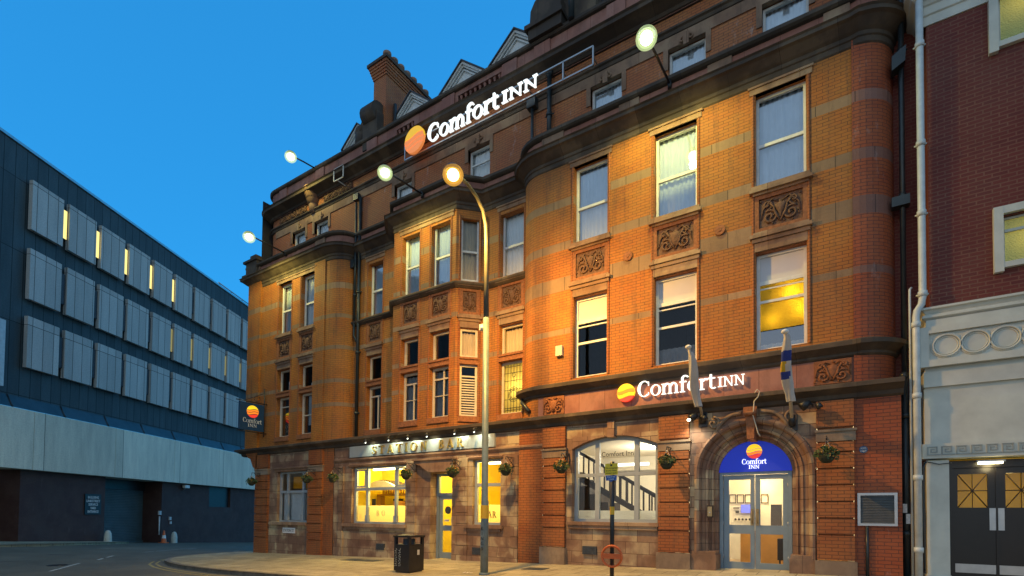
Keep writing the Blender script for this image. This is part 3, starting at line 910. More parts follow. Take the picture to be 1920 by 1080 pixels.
# A: left pavilion
m_ = MB().wall(H, -22.45, -17.05, 4.44, 12.05, [(-20.24, -19.35, 4.80, 11.42, .3), (-18.68, -17.82, 4.80, 11.42, .3)])
m_.strip(arcA, 4.44, 12.05, -17.05)
m_.strip([(-22.45, 12), (-22.45, 0)], 4.44, 12.05, -34)
m_.box(H, -22.46, -21.5, .004, .10, 4.44, 11.9)
m_.box(H, -17.78, -17.1, .004, .04, 4.44, 11.7)
part('pavilion_wall', m_, 'brick_a')
# M: recessed wall and canted bay
tops_m = [(-14.0, -13.1, 12.85, 14.0, .2), (-10.5, -9.6, 12.85, 14.0, .2)]
m_ = MB().wall(RC, -16.2, -8.05, 4.44, 12.3, [(-15.36, -14.57, 4.80, 11.3, .25), (-9.14, -8.26, 4.80, 11.3, .25), (-13.7, -10.05, 4.7, 11.5, .02)])
part('recessed_wall', m_, 'brick_a')
CR = Fr(-10.45, 0, R_(45)); CL = Fr(-13.95, .65, R_(-45))
m_ = MB().wall(H, -13.3, -10.45, 4.44, 12.05, [(-12.87, -12.07, 4.80, 11.32, .2), (-11.53, -10.70, 4.80, 11.32, .2)])
m_.wall(CR, 0, .92, 4.44, 12.05, [(.17, .76, 4.80, 11.32, .15)]); m_.wall(CL, 0, .92, 4.44, 12.05, [(.17, .76, 4.80, 11.32, .15)])
part('bay_wall', m_, 'brick_a')
# B: right pavilion
BC = [(-6.20, -5.20), (-3.92, -2.87), (-1.56, -.54)]
m_ = MB().wall(H, -7.3, .30, 5.3, 12.05, [(a, b, 5.42, 11.42, .3) for a, b in BC])
m_.strip(arcBl, 4.44, 12.05, -8.1)
part('main_wall', m_, 'brick_b')
part('corner_turret', MB().strip(arcBr, 4.44, 16.0, .3), 'brick_turret')
m_ = MB()
m_.quadwall(H, -7.3, .30, 4.44, 5.3, 0)
part('frieze', m_, 'stone_red')
# top storey
TA = [(-20.35, -19.42, 12.7, 14.06, .22), (-18.80, -17.88, 12.7, 14.06, .22)]
TB = [(-6.0, -5.05, 12.7, 14.12, .22), (-3.75, -2.79, 12.7, 14.12, .22), (-1.48, -.50, 12.7, 14.12, .22)]
LC = [(-22.45, 9)] + [(-21.65 - .8 * math.cos(R_(q)), 1.45 - .8 * math.sin(R_(q))) for q in range(0, 91, 10)]
m_ = MB().wall(RC, -21.65, 1.06, 12.3, 15.0, TA + tops_m + TB); m_.strip(LC, 12.05, 15.0, -31)
part('top_storey_wall', m_, 'brick_top')
m_ = MB()
m_.box(RC, -21.6, 1.0, .004, .03, 14.12, 14.42)
for a, b, c, e, r in TA + tops_m + TB:
    m_.box(RC, a - .13, a, -.1, .035, 13.55, 14.119); m_.box(RC, b, b + .13, -.1, .035, 13.55, 14.119)
    m_.box(RC, a, b, -.1, .036, e - .03, 14.119)
    m_.tube(spiral(RC, (a + b) / 2 - .1, 14.16, .09, 1.2, .05, 1, 0), .025, 6); m_.tube(spiral(RC, (a + b) / 2 + .1, 14.16, .09, 1.2, .05, -1, 3.14), .025, 6)
    m_.box(RC, (a + b) / 2 - .07, (a + b) / 2 + .07, .036, .1, 13.98, 14.3)
part('lintels', m_, 'stone_plain')
TOPP = LC + [(1.06, .65)]
m_ = MB().sweep(TOPP, [(0, 14.42), (.05, 14.44), (.07, 14.52), (.12, 14.55), (.12, 14.60), (.02, 14.64)])
m_.sweep(TOPP, [(.0, 15.0), (.1, 15.03), (.14, 15.1), (.34, 15.2), (.45, 15.24), (.45, 15.34), (.5, 15.38), (.08, 15.46)])
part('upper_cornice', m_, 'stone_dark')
m_ = MB().strip([(p[0] - (.06 if p[1] > 1 else 0), p[1] - .06) for p in LC], 15.0, 16.2, -31); m_.wall(RC, -21.65, 1.06, 15.0, 16.2, [(-10.95, -9.15, 15.52, 16.04, .25), (-13.9, -13.0, 15.52, 16.04, .25)], d=.06)
m_.quadwall(RC, -11, -9.1, 15.4, 16.1, -.2); m_.quadwall(RC, -14, -12.9, 15.4, 16.1, -.2)
for a in (-21.0, -18.4, -15.2, -11.35, -8.8, -7.6, -5.2, -2.6, -.2): m_.box(RC, a - .28, a + .28, .064, .12, 15.45, 16.18)
part('parapet', m_, 'stone_red')
m_ = MB()
for k in range(9):
    p = RC.P(-10.85 + k * .2, -.02, 15.52)
    m_.lathe(p, [(.04, 0), (.06, .04), (.035, .1), (.065, .25), (.035, .42), (.06, .48), (.06, .52)], 8)
for k in range(4):
    m_.lathe(RC.P(-13.8 + k * .22, -.02, 15.52), [(.04, 0), (.06, .04), (.035, .1), (.065, .25), (.035, .42), (.06, .48), (.06, .52)], 8)
part('balustrade', m_, 'stone_red')
m_ = MB().sweep([(p[0], p[1] - .05) for p in LC] + [(1.08, .6)], [(0, 16.2), (.09, 16.22), (.12, 16.26), (.12, 16.34), (-.3, 16.38)])
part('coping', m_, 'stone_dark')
carved(hotel, RC, -21.3, -19.35, 14.66, 14.98, .02, 'carving', 3, False, 'carved_frieze')
carved(hotel, RC, -18.2, -16.4, 14.66, 14.98, .02, 'carving', 4, False, 'carved_frieze')
m_ = MB().lathe(RC.P(-18.85, .05, 14.45), [(0, 0), (.1, .02), (.17, .14), (.19, .3), (.19, .38), (.26, .4), (.26, .48), (.29, .5), (.29, .58), (.33, .6), (.33, .7), (.38, .74), (.38, .84), (.42, .86), (.42, 1.0), (0, 1.0)], 16)
part('corbel', m_, 'stone_plain')
# main cornice and low parapet following the plan
m_ = MB().sweep(FULL, [(0, 11.60), (.03, 11.63), (.03, 11.74), (.06, 11.76), (.06, 11.84), (.12, 11.88), (.26, 12.0), (.33, 12.03), (.33, 12.11), (.37, 12.14), (.08, 12.24)])
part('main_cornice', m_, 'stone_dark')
m_ = MB().sweep(FULL, [(.05, 12.22), (.05, 12.55)], caps=False)
part('parapet_band', m_, 'stone_red')
m_ = MB()
for s0_, s1_ in ((-22.4, -21.6), (-17.7, -17.1), (-7.2, -6.5), (-4.85, -4.3), (-2.6, -2.05), (-.2, .28)):
    m_.box(H, s0_, s1_, .054, .1, 12.24, 12.55)
part('parapet_pier', m_, 'stone_plain')
m_ = MB().sweep(FULL, [(.05, 12.54), (.13, 12.56), (.18, 12.6), (.18, 12.68), (.0, 12.72), (-.6, 12.72)])
part('parapet_coping', m_, 'stone_dark')
m_ = MB().box(H, -22.7, -21.6, -.35, .3, 12.1, 12.28); m_.box(H, -22.55, -21.7, -.3, .2, 12.28, 12.85); m_.box(H, -22.7, -21.65, -.35, .26, 12.85, 12.95); m_.box(H, -22.4, -21.95, -.2, .1, 12.95, 13.2)
part('corner_block', m_, 'stone_dark')
# entablature stone above the windows
m_ = MB()
for fr, a, b in ((H, -20.4, -17.7), (RC, -15.5, -14.45), (RC, -9.26, -8.14), (H, -13.0, -10.55)) + tuple((H, a - .12, b + .12) for a, b in BC):
    m_.box(fr, a, b, -.1, .025, 11.42, 11.6)
    m_.box(fr, a - .03, b + .03, .026, .055, 11.55, 11.6)
part('architrave', m_, 'stone_plain')
# chamfered bead columns beside the openings
m_ = MB()
for fr, ops in ((H, [(-20.24, -19.35), (-18.68, -17.82), (-12.87, -12.07), (-11.53, -10.70)] + BC), (RC, [(-15.36, -14.57), (-9.14, -8.26)]), (CR, [(.17, .76)])):
    for a, b in ops:
        z0_ = 5.42 if (a, b) in BC else 4.80
        for e in (a - .05, b + .05):
            m_.tube([fr.P(e, -.005, z0_), fr.P(e, -.005, 11.42)], .035, 8, cap=False)
part('bead_moulding', m_, 'brick_pier')

def spandrel(fr, a, b, seed, dd=0.0, urn=True):
    m_ = MB()
    m_.box(fr, a + .001, b - .001, -.29, -.04 + dd, 7.68, 9.22)
    part('spandrel', m_, 'terracotta')
    m_ = MB()
    m_.box(fr, a - .02, b + .02, -.039 + dd, .02 + dd, 7.70, 7.90)
    m_.box(fr, a - .07, b + .07, -.03 + dd, .06 + dd, 7.902, 7.99); m_.box(fr, a - .11, b + .11, -.03 + dd, .11 + dd, 7.992, 8.07); m_.box(fr, a - .05, b + .05, -.03 + dd, .05 + dd, 8.072, 8.14)
    m_.box(fr, a - .05, b + .05, -.03 + dd, .05 + dd, 9.0, 9.05); m_.box(fr, a - .12, b + .12, -.03 + dd, .12 + dd, 9.052, 9.12); m_.box(fr, a - .08, b + .08, -.28, .08 + dd, 9.122, 9.21)
    part('window_hood', m_, 'stone_plain')
    m_ = MB()
    m_.box(fr, a - .02, a + .07, -.039 + dd, .01 + dd, 8.142, 8.998); m_.box(fr, b - .07, b + .02, -.039 + dd, .01 + dd, 8.142, 8.998)
    m_.box(fr, a + .07, b - .07, -.039 + dd, .01 + dd, 8.142, 8.23); m_.box(fr, a + .07, b - .07, -.039 + dd, .01 + dd, 8.91, 8.998)
    part('panel_frame', m_, 'terracotta')
    carved(hotel, fr, a + .08, b - .08, 8.235, 8.905, -.035 + dd, 'carving', seed, urn)
def transom(fr, a, b):
    m_ = MB()
    m_.box(fr, a - .04, b + .04, -.28, .03, 6.50, 6.58); m_.box(fr, a - .0, b + .0, -.28, -.0, 6.582, 6.66); m_.box(fr, a - .04, b + .04, -.28, .04, 6.662, 6.73)
    m_.box(fr, a - .05, b + .05, -.28, .05, 4.60, 4.79)
    part('transom', m_, 'terracotta')
cols = [(H, -20.24, -19.35), (H, -18.68, -17.82), (RC, -15.36, -14.57), (H, -12.87, -12.07), (H, -11.53, -10.70), (CR, .17, .76), (RC, -9.14, -8.26)] + [(H, a, b) for a, b in BC]
for i, (fr, a, b) in enumerate(cols):
    spandrel(fr, a, b, 20 + i, urn=i not in (1, 3, 5, 8))
    if i < 7: transom(fr, a, b)
# string around the bay at sill height
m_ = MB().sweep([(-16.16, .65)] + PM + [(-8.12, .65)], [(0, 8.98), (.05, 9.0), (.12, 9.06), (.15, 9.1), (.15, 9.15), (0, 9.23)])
part('sill_string', m_, 'stone_dark')
# window glazing -------------------------------------------------
def sash(fr, a, b, z0=9.23, z1=11.42, fill='curtain', d=-.2, rail=.0, f0=0.0, lab=None, glass='glass'):
    mid = (z0 + z1) / 2 + rail
    window(hotel, fr, a, b, z0, z1, d, .06, [(mid, .07), (z0 + .09, .06)], (), [(fill, z0 + .05 + f0, z1 - .02)], label=lab, glass=glass)
for i, (fr, a, b) in enumerate(cols):
    dd = -.12 if fr is CR else -.2
    sash(fr, a, b, fill='curtain_cream' if i == 5 else 'curtain', d=dd, rail=-.05, glass='glass_sky' if i in (0, 2, 3, 4, 7, 8, 9) else 'glass')
for i, (fr, a, b) in enumerate(cols[:7]):
    dd = -.12 if fr is CR else -.2
    fu = {5: [('curtain_cream', 6.76, 7.6)], 6: [('curtain_cream', 6.76, 7.6)]}.get(i)
    if i in (0, 1): fu = [('blind', 6.8, 7.2 if i == 0 else 6.95, (a + b) / 2, b - .06)]
    window(hotel, fr, a, b, 6.73, 7.69, dd, .075, (), (), fu, paint='paint_cream', glass='glass_reflective' if i in (3, 4) else 'glass')
    if i == 5:
        w = window(hotel, fr, a, b, 4.79, 6.50, dd, .075, [(6.12, .05)], (), None, paint='paint_cream')
        m_ = MB()
        for k in range(14): m_.box(fr, a + .08, b - .08, dd - .03, dd + .02, 4.9 + k * .084, 4.94 + k * .084)
        obj('louvre', m_, 'paint_cream', w)
        continue
    if i == 6:
        w = window(hotel, fr, a, b, 4.79, 6.50, dd, .075, (), (), None, paint='paint_cream', glass='frosted_olive')
        m_ = MB(); c = (a + b) / 2
        for k in range(7):
            x = a + .1 + k * (b - a - .2) / 6; m_.box(fr, x - .006, x + .006, dd - .01, dd + .0, 4.88, 6.42)
        for z in (4.95, 5.02, 5.3, 5.6, 5.9, 6.15, 6.35): m_.box(fr, a + .08, b - .08, dd - .01, dd + .002, z - .006, z + .006)
        for rr, zc in ((.16, 5.45), (.11, 5.45), (.06, 6.08), (.2, 5.45)):
            m_.tube([fr.P(c + rr * math.cos(t / 16 * 6.283), dd + .004, zc + rr * 1.2 * math.sin(t / 16 * 6.283)) for t in range(17)], .008, 5)
        obj('leadwork', m_, 'iron', w)
        continue
    mid = (a + b) / 2 + .06
    fu = {0: [('blind', 4.9, 6.4, mid + .05, b - .06)], 1: [('blind', 5.2, 6.4, a + .3, b - .06)], 2: None, 3: [('curtain_grey', 4.85, 6.4)], 4: [('curtain_grey', 4.85, 6.4)]}[i]
    if i < 2: window(hotel, fr, a, b, 4.79, 6.50, dd, .075, [(6.1 if i == 0 else 5.6, .04)], (), fu, paint='paint_cream', glass='glass_reflective')
    else: window(hotel, fr, a, b, 4.79, 6.50, dd, .075, [(6.12, .05)] + ([(5.55, .02)] if i > 2 else []), [(mid, .05) if i == 4 else (mid, .05, 4.86, 6.12)], fu, paint='paint_cream', glass='glass_reflective' if i == 2 else 'glass')
for i, (a, b) in enumerate(BC):
    rails = [(7.02, .09), (6.42 if i < 2 else 6.58, .06), (7.0 - .12, .03)]
    if i < 2:
        window(hotel, H, a, b, 5.42, 7.69, -.2, .07, rails, (), [('curtain_grey', 5.5, 5.9)] if i else None, panes=[(7.03, 7.66, 'blind'), (5.46, 7.0, 'glass')])
    else:
        window(hotel, H, a, b, 5.42, 7.69, -.2, .07, rails, (), [('curtain_grey', 5.45, 5.62)],
               panes=[(7.03, 7.66, 'blind'), (5.92, 7.0, 'frosted_yellow'), (5.46, 5.9, 'glass_reflective')], label='window glowing yellow behind patterned glass')
        for lx, lz, le in ((-.85, 6.72, 1.6), (-.66, 6.3, 1.1), (-1.25, 6.15, .7)):
            lamp(hotel, 'POINT', (lx, .42, lz), le, (1.0, .72, .12), radius=.05, name='room_light')
lamp(hotel, 'POINT', (-8.6, 1.3, 5.7), 7, (1.0, .75, .3), radius=.08, name='room_light')
for fr, ops in ((RC, TA + tops_m + TB),):
    for i, (a, b, c, e, r) in enumerate(ops):
        window(hotel, fr, a, b, c, e - .04, -.16, .06, [(c + .62, .05)], (), [('curtain', c, e - .05)], glass='glass_sky' if i > 3 else 'glass')
# rooms behind the glass
m_ = MB()
for z in (4.5, 8.45, 12.4): m_.box(H, -22.3, 1.0, -6, -1.25, z, z + .12)
m_.quadwall(H, -22.3, 1.0, 4.5, 16, -5.9)
m_.box(H, -22.35, -22.3, -6, -.4, 4.5, 16)
for x in (-16.6, -7.7, -4.6, -2.2): m_.box(H, x - .06, x + .06, -5.9, -.95, 4.6, 16)
m_.box(H, .45, .5, -6, -.9, 4.5, 12.5)
part('interior_partition', m_, 'interior_dark')
m_ = MB().box(H, -21.9, 1.05, -12, -.9, 15.9, 16.0); m_.box(H, -22.4, 1.05, -12, -11.9, -1, 15.9); m_.box(H, -22.4, -21.6, -9, -.02, 12.2, 12.28); m_.box(H, 1.0, 1.05, -12, -1.0, 12.6, 15.9)
part('roof', m_, 'roof_slate')
# roundels on the brick
for x, z in ((-4.61, 8.43), (-2.33, 8.45)):
    m_ = MB().tube([H.P(x, 0, z), H.P(x, .05, z)], .12, 16); m_.tube([H.P(x, .05, z), H.P(x, .065, z)], .04, 10)
    part('wall_tie', m_, 'terracotta')
# upper string and frieze of B
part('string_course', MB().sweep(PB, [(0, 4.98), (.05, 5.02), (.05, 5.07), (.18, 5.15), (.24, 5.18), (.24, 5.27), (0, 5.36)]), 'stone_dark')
for a, b in ((-7.12, -6.45), (-.42, .26)):
    carved(hotel, H, a, b, 4.46, 4.97, .03, 'terracotta', 7, False, 'carved_crest')
# ground floor cornice
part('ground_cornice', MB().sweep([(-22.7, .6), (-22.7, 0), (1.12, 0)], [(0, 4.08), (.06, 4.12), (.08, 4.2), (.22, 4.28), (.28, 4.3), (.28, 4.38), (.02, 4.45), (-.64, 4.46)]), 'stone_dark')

# ground floor walls
def gbase(s): return gz(s, 0) + KH - .12
DOOR_B = (-2.92, -.40)
mS = MB()
mS.wall(H, -21.57, -16.97, -.6, 4.15, [(-20.05, -18.0, 1.2, 3.3, .2)])
mS.wall(H, -16.35, -7.93, -.4, 4.15, [(-15.32, -12.55, 1.22, 3.31, .2), (-11.41, -10.48, -.05, 2.96, .4), (-9.66, -8.59, 1.28, 3.31, .2)])
mS.wall(H, -6.40, -3.76, -.3, 4.15, [(-6.2, -3.82, 1.43, 3.76, .24)])
part('stone_facing', mS, 'stone')
mS = MB().wall(H, -3.03, -.38, -.2, 4.15, [(DOOR_B[0], DOOR_B[1], -.2, 3.9, .02)])
def arch_fill(mb, fr, s0, s1, zt, fn, rev, n=30):
    for i in range(n):
        a = s0 + (s1 - s0) * i / n; b = s0 + (s1 - s0) * (i + 1) / n
        za, zb = fn(a), fn(b)
        mb.face([fr.P(a, 0, za), fr.P(b, 0, zb), fr.P(b, 0, zt), fr.P(a, 0, zt)], [(a, za), (b, zb), (b, zt), (a, zt)])
        mb.face([fr.P(a, 0, za), fr.P(a, -rev, za), fr.P(b, -rev, zb), fr.P(b, 0, zb)])
def semi(c, r, z): return lambda s: z + math.sqrt(max(0, r * r - (s - c) ** 2))
arch_fill(mS, H, DOOR_B[0], DOOR_B[1], 3.9, semi(-1.66, 1.262, 2.62), .02, 40)
part('entrance_surround', mS, 'stone_arch')
zarch = lambda s: 3.44 + .29 * (1 - ((s + 5.01) / 1.19) ** 2)
mS = MB(); arch_fill(mS, H, -6.2, -3.82, 3.76, zarch, .24)
part('window_arch', mS, 'stone_arch')
# entrance arch mouldings
prof = [(1.262, 0.0), (1.25, .05), (1.2, .07), (1.15, .04), (1.13, -.02), (1.12, -.12), (1.04, -.13), (1.02, -.10), (.98, -.12), (.97, -.26), (.93, -.27), (.91, -.24), (.88, -.26), (.86, -.40), (.80, -.41), (.775, -.60)]
path = [(-1, z) for z in (.70, 1.2, 1.9, 2.62)] + [(a, None) for a in range(174, 5, -6)] + [(1, z) for z in (2.62, 1.9, 1.2, .70)]
mS = MB(); rows = []
for a, z in path:
    if z is None: rows.append([H.P(-1.66 + r * math.cos(R_(a)), d, 2.62 + r * math.sin(R_(a))) for r, d in prof])
    else: rows.append([H.P(-1.66 + a * r, d, z) for r, d in prof])
L = 0
for i in range(len(rows) - 1):
    dl = (rows[i + 1][0] - rows[i][0]).length
    for k in range(len(prof) - 1):
        mS.face([rows[i][k], rows[i][k + 1], rows[i + 1][k + 1], rows[i + 1][k]], [(k * .08, L), (k * .08 + .08, L), (k * .08 + .08, L + dl), (k * .08, L + dl)])
    L += dl
part('entrance_arch', mS, 'stone_arch')
m_ = MB(); m_.box(H, -2.99, -2.42, -.55, .09, -.1, .70); m_.box(H, -2.97, -2.44, -.55, .06, .70, .78); m_.box(H, -.90, -.39, -.55, .09, -.1, .70); m_.box(H, -.88, -.41, -.55, .06, .70, .78)
part('entrance_plinth', m_, 'stone_plain')
m_ = MB()
ky = [(-1.78, 4.1), (-1.54, 4.1), (-1.55, 3.9), (-1.58, 3.6), (-1.585, 3.38), (-1.735, 3.38), (-1.74, 3.6), (-1.77, 3.9)]
m_.prism(H, ky, -.45, .16); m_.box(H, -1.80, -1.52, .16, .22, 3.95, 4.1); m_.tube([H.P(-1.78, .2, 3.95), H.P(-1.54, .2, 3.95)], .05, 8)
part('entrance_keystone', m_, 'terracotta')
m_ = MB()
for sg in (-1, 1):
    c = -1.66 + sg * .62
    m_.tube(spiral(H, c + sg * .2, 3.82, .15, 1.3, .03, sg, 1.57), .03, 6)
    m_.tube([H.P(-1.66 + sg * (.2 + .1 * k), .04, 4.0 - .0022 * k * k * k) for k in range(7)], [.05, .045, .04, .045, .05, .04, .02], 6)
part('scroll_carving', m_, 'stone_block')
m_ = MB().box(H, -5.14, -4.95, -.1, .09, 3.68, 4.1)
part('window_keystone', m_, 'stone_arch')
m_ = MB()
m_.box(H, -6.32, -3.77, -.2, .12, 1.34, 1.42); m_.box(H, -6.28, -3.8, -.2, .08, 1.24, 1.338)
m_.box(H, -20.45, -17.9, -.15, .12, 1.08, 1.19); m_.box(H, -15.7, -12.42, -.15, .12, 1.1, 1.21); m_.box(H, -15.55, -12.5, -.15, .07, 1.0, 1.098)
m_.box(H, -9.9, -8.46, -.15, .12, 1.17, 1.27); m_.box(H, -9.8, -8.55, -.15, .07, 1.07, 1.168)
part('ground_sill', m_, 'stone_plain')
m_ = MB()
m_.sweep([(-20.2, 0), (-17.88, 0)], [(0, 3.3), (.04, 3.32), (.04, 3.38), (.09, 3.42), (.09, 3.46), (0, 3.5)])
m_.sweep([(-16.3, 0), (-7.1, 0)], [(0, 3.5), (.04, 3.53), (.08, 3.58), (.08, 3.63), (0, 3.66)])
m_.sweep([(-15.5, 0), (-12.5, 0)], [(0, 3.31), (.05, 3.33), (.07, 3.38), (0, 3.42)])
m_.sweep([(-9.8, 0), (-8.5, 0)], [(0, 3.31), (.05, 3.33), (.07, 3.38), (0, 3.42)])
m_.prism(H, [(-12.0, 3.36), (-10.3, 3.36), (-10.3, 3.28), (-10.42, 3.2), (-10.42, 3.1), (-10.56, 2.97), (-11.33, 2.97), (-11.6, 3.12), (-11.7, 3.2), (-12.0, 3.28)], .004, .2)
m_.box(H, -12.04, -10.26, .0, .26, 3.361, 3.42)
part('door_hood', m_, 'stone_plain')
# stone pilasters of the bar front
m_ = MB()
for a, b in ((-12.46, -12.03), (-10.28, -9.83), (-16.0, -15.75), (-8.2, -7.95)):
    z = .62
    while z < 3.3:
        m_.box(H, a, b, -.01, .06, z, min(3.42, z + .33)); z += .345
    m_.box(H, a - .02, b + .02, -.01, .08, -.3, .6)
part('bar_pilaster', m_, 'stone')
m_ = MB(); m_.box(H, -10.4, -7.93, -.01, .05, -.3, .46); m_.box(H, -16.3, -12.5, -.01, .03, -.3, .38)
part('plinth', m_, 'stone')
# brick piers with deep bed joints
def pier(a, b, base=True, up=True):
    m_ = MB()
    zs = [.72, 1.23, 1.58, 1.93, 2.28, 2.63, 2.97]
    if not base: zs = [-.5, .5, .8, 1.15, 1.5, 1.85, 2.2, 2.55, 2.9]; 
    m_.box(H, a + .02, b - .02, -.01, .045, zs[0], 4.1)
    for z0_, z1_ in zip(zs, zs[1:] + [3.2]):
        m_.box(H, a, b, -.005, .10, z0_ + (.0 if z0_ == zs[0] else .035), z1_)
    if up: m_.box(H, a, b, -.005, .09, 3.52, 4.09)
    part('brick_pier', m_, 'brick_pier')
    m_ = MB()
    m_.box(H, a - .03, b + .05, .0, .14, 3.42, 3.47); m_.box(H, a - .01, b + .03, .0, .11, 3.22, 3.42)
    if base: m_.box(H, a - .04, b + .04, -.05, .16, -.5, .70)
    part('pier_cap', m_, 'stone_block')
for a, b in ((-7.1, -6.38), (-3.77, -3.03), (-.38, .29)): pier(a, b)
for a, b in ((-21.57, -20.62), (-17.84, -16.97)): pier(a, b, False)
m_ = MB(); m_.wall(H, -16.97, -16.35, -.5, 4.15, d=.02); m_.wall(H, -7.93, -7.12, -.4, 4.15, d=.02)
m_.strip([(-21.57, 9), (-21.57, 0)], -1.2, 4.44, -30)
m_.prism(H, [(-21.55, 3.0), (-21.65, 3.5), (-21.8, 3.6), (-22.0, 3.95), (-22.2, 4.02), (-22.45, 4.3), (-22.45, 4.44), (-21.5, 4.44), (-21.5, 3.0)], -.9, .09)
part('side_brickwork', m_, 'brick_pier')
m_ = MB().wall(H, .29, 1.08, -.2, 4.15); m_.strip([(1.08, 0), (1.08, 3)], -.2, 4.44, 1.08)
part('end_wall', m_, 'brick_turret')
# vents in the plinth
for x, z in ((-13.7, .3), (-5.65, .55), (-9.4, .35)):
    m_ = MB().box(H, x - .2, x + .2, -.02, .06, z, z + .22)
    for k in range(4): m_.box(H, x - .17, x + .17, .06, .07, z + .03 + k * .05, z + .05 + k * .05)
    part('air_brick', m_, 'slate_grey')
# louvred vent
m_ = MB()
a, b, c, e = .34, 1.0, 1.45, 2.12
m_.box(H, a, b, 0, .06, c, c + .05); m_.box(H, a, b, 0, .06, e - .05, e); m_.box(H, a, a + .05, 0, .06, c + .05, e - .05); m_.box(H, b - .05, b, 0, .06, c + .05, e - .05)
vent = part('vent', m_, 'steel')
m_ = MB()
for k in range(17):
    z = c + .06 + k * .033
    m_.face([H.P(a + .05, .01, z + .03), H.P(b - .05, .01, z + .03), H.P(b - .05, .045, z), H.P(a + .05, .045, z)])
obj('backing', MB().box(H, a + .04, b - .04, .002, .006, c + .04, e - .04), 'iron', vent)
obj('slats', m_, 'slat_grey', vent)
m_ = MB().tube([H.P(.5, .04, 1.44), H.P(.5, .04, .3)], .03, 8)
part('vent_pipe', m_, 'pipe_black')
# downpipes
def downpipe(pts, r, mat, every=2.4, brackets=True):
    m_ = MB().tube(pts, r, 10)
    p0, p1 = Vector(pts[0]), Vector(pts[-1])
    z = p1.z + 1.0
    while z < p0.z - .3 and brackets:
        t = (p0.z - z) / (p0.z - p1.z)
        q = p0.lerp(p1, t); m_.tube([q + Vector((0, 0, -.05)), q + Vector((0, 0, .05))], r * 1.35, 10)
        m_.tube([q + Vector((-r * 2.2, .02, 0)), q + Vector((r * 2.2, .02, 0))], .02, 6)
        z += every
    return m_
part('downpipe', downpipe([(-15.83, .58, 14.1), (-15.83, .58, 4.5)], .065, 'pipe_black'), 'pipe_black')
m_ = downpipe([(-16.0, .52, 13.9), (-16.0, .52, 9.2)], .045, 'x'); m_.box(Fr(0, .55), -16.12, -15.85, -.05, .1, 14.0, 14.25); m_.box(Fr(0, .55), -16.2, -15.98, -.05, .12, 11.3, 11.6)
m_.tube([(-16.02, .55, 9.2), (-16.04, .55, 8.6), (-15.85, .55, 8.3)], .045, 8)
part('downpipe', m_, 'pipe_black')
m_ = downpipe([(-8.0, .50, 11.6), (-8.0, .50, 5.4), (-8.0, .3, 5.2), (-7.95, .15, 4.95), (-7.6, .0, 4.62)], .06, 'x', brackets=False)
for z in (10.9, 9.0, 7.2, 5.5): m_.tube([(-8.0, .5, z - .06), (-8.0, .5, z + .06)], .085, 10)
m_.tube([(-7.98, .4, 5.35), (-8.0, .3, 5.1)], .1, 10)
part('downpipe', m_, 'pipe_black')
m_ = downpipe([(-7.3, .5, 15.0), (-7.3, .5, 12.75)], .07, 'x'); m_.lathe((-7.3, .5, 14.95), [(.07, 0), (.12, .05), (.12, .16), (0, .2)], 10)
m_.tube([(-7.9, .5, 14.2), (-7.9, .5, 12.7)], .05, 8); m_.box(Fr(0, .5), -8.05, -7.75, -.1, .1, 14.2, 14.5)
part('downpipe', m_, 'pipe_black')
m_ = downpipe([(1.16, .25, 4.5), (1.16, .25, .3)], .06, 'x'); m_.ball((1.16, .25, 4.52), .085, 12)
part('downpipe', m_, 'pipe_black')
m_ = downpipe([(1.17, .35, 16), (1.17, .35, 4.2)], .05, 'x', 3.1); m_.prism(Fr(0, .3), [(1.0, 10.9), (1.22, 11.02), (1.24, 11.35), (1.0, 11.2)], -.1, .15); m_.box(Fr(0, .3), .98, 1.28, -.1, .1, 8.05, 8.25)
part('downpipe', m_, 'pipe_black')
m_ = MB().tube([(-9.66, .6, 11.4), (-9.62, .6, 8), (-9.64, .6, 4.5)], .02, 6)
part('cable', m_, 'pipe_black')
# chimney
chim = MB()
Ff = Fr(0, .9)
chim.box(Ff, -15.55, -14.85, -2.9, 0, 15.5, 18.9)
st = MB()
for k in range(5): chim.box(Ff, -15.58 - k * .03, -14.82 + k * .03, -2.93 - k * .03, .03 + k * .03, 18.9 + k * .1, 19.0 + k * .1)
ch = part('chimney', chim, 'brick_top')
st.box(Ff, -15.76, -14.64, -3.1, .2, 19.4, 19.52)
obj('cap', st, 'stone_dark', ch)
for k in range(7):
    p = MB().lathe((-15.2, 1.25 + k * .37, 19.5), [(.15, 0), (.15, .1), (.12, .15), (.13, .55), (.17, .58), (.17, .68), (.12, .7), (.1, .3)], 14)
    obj('chimney_pot', p, 'terracotta_pot', ch)
m_ = MB().box(Ff, -15.75, -14.95, -.4, .35, 15.9, 17.3); m_.tube([Ff.P(-15.7, .15, 17.3), Ff.P(-15.0, .15, 17.3)], .42, 16)
m_.prism(Ff, [(-16.3, 16.3), (-15.7, 16.3), (-15.7, 17.4), (-15.85, 17.5), (-16.1, 17.2), (-16.3, 16.9)], -.2, .2)
m_.tube([Ff.P(-16.15, .0, 16.35), Ff.P(-16.15, .0, 17.0)], .3, 14); m_.ball(Ff.P(-16.15, 0, 17.0), .32, 12)
obj('buttress', m_, 'stone_dark', ch)
m_ = MB().tube([(-14.75, 1.3, 15.6), (-14.75, 1.3, 17.9)], .07, 8)
obj('flue_pipe', m_, 'pipe_black', ch)
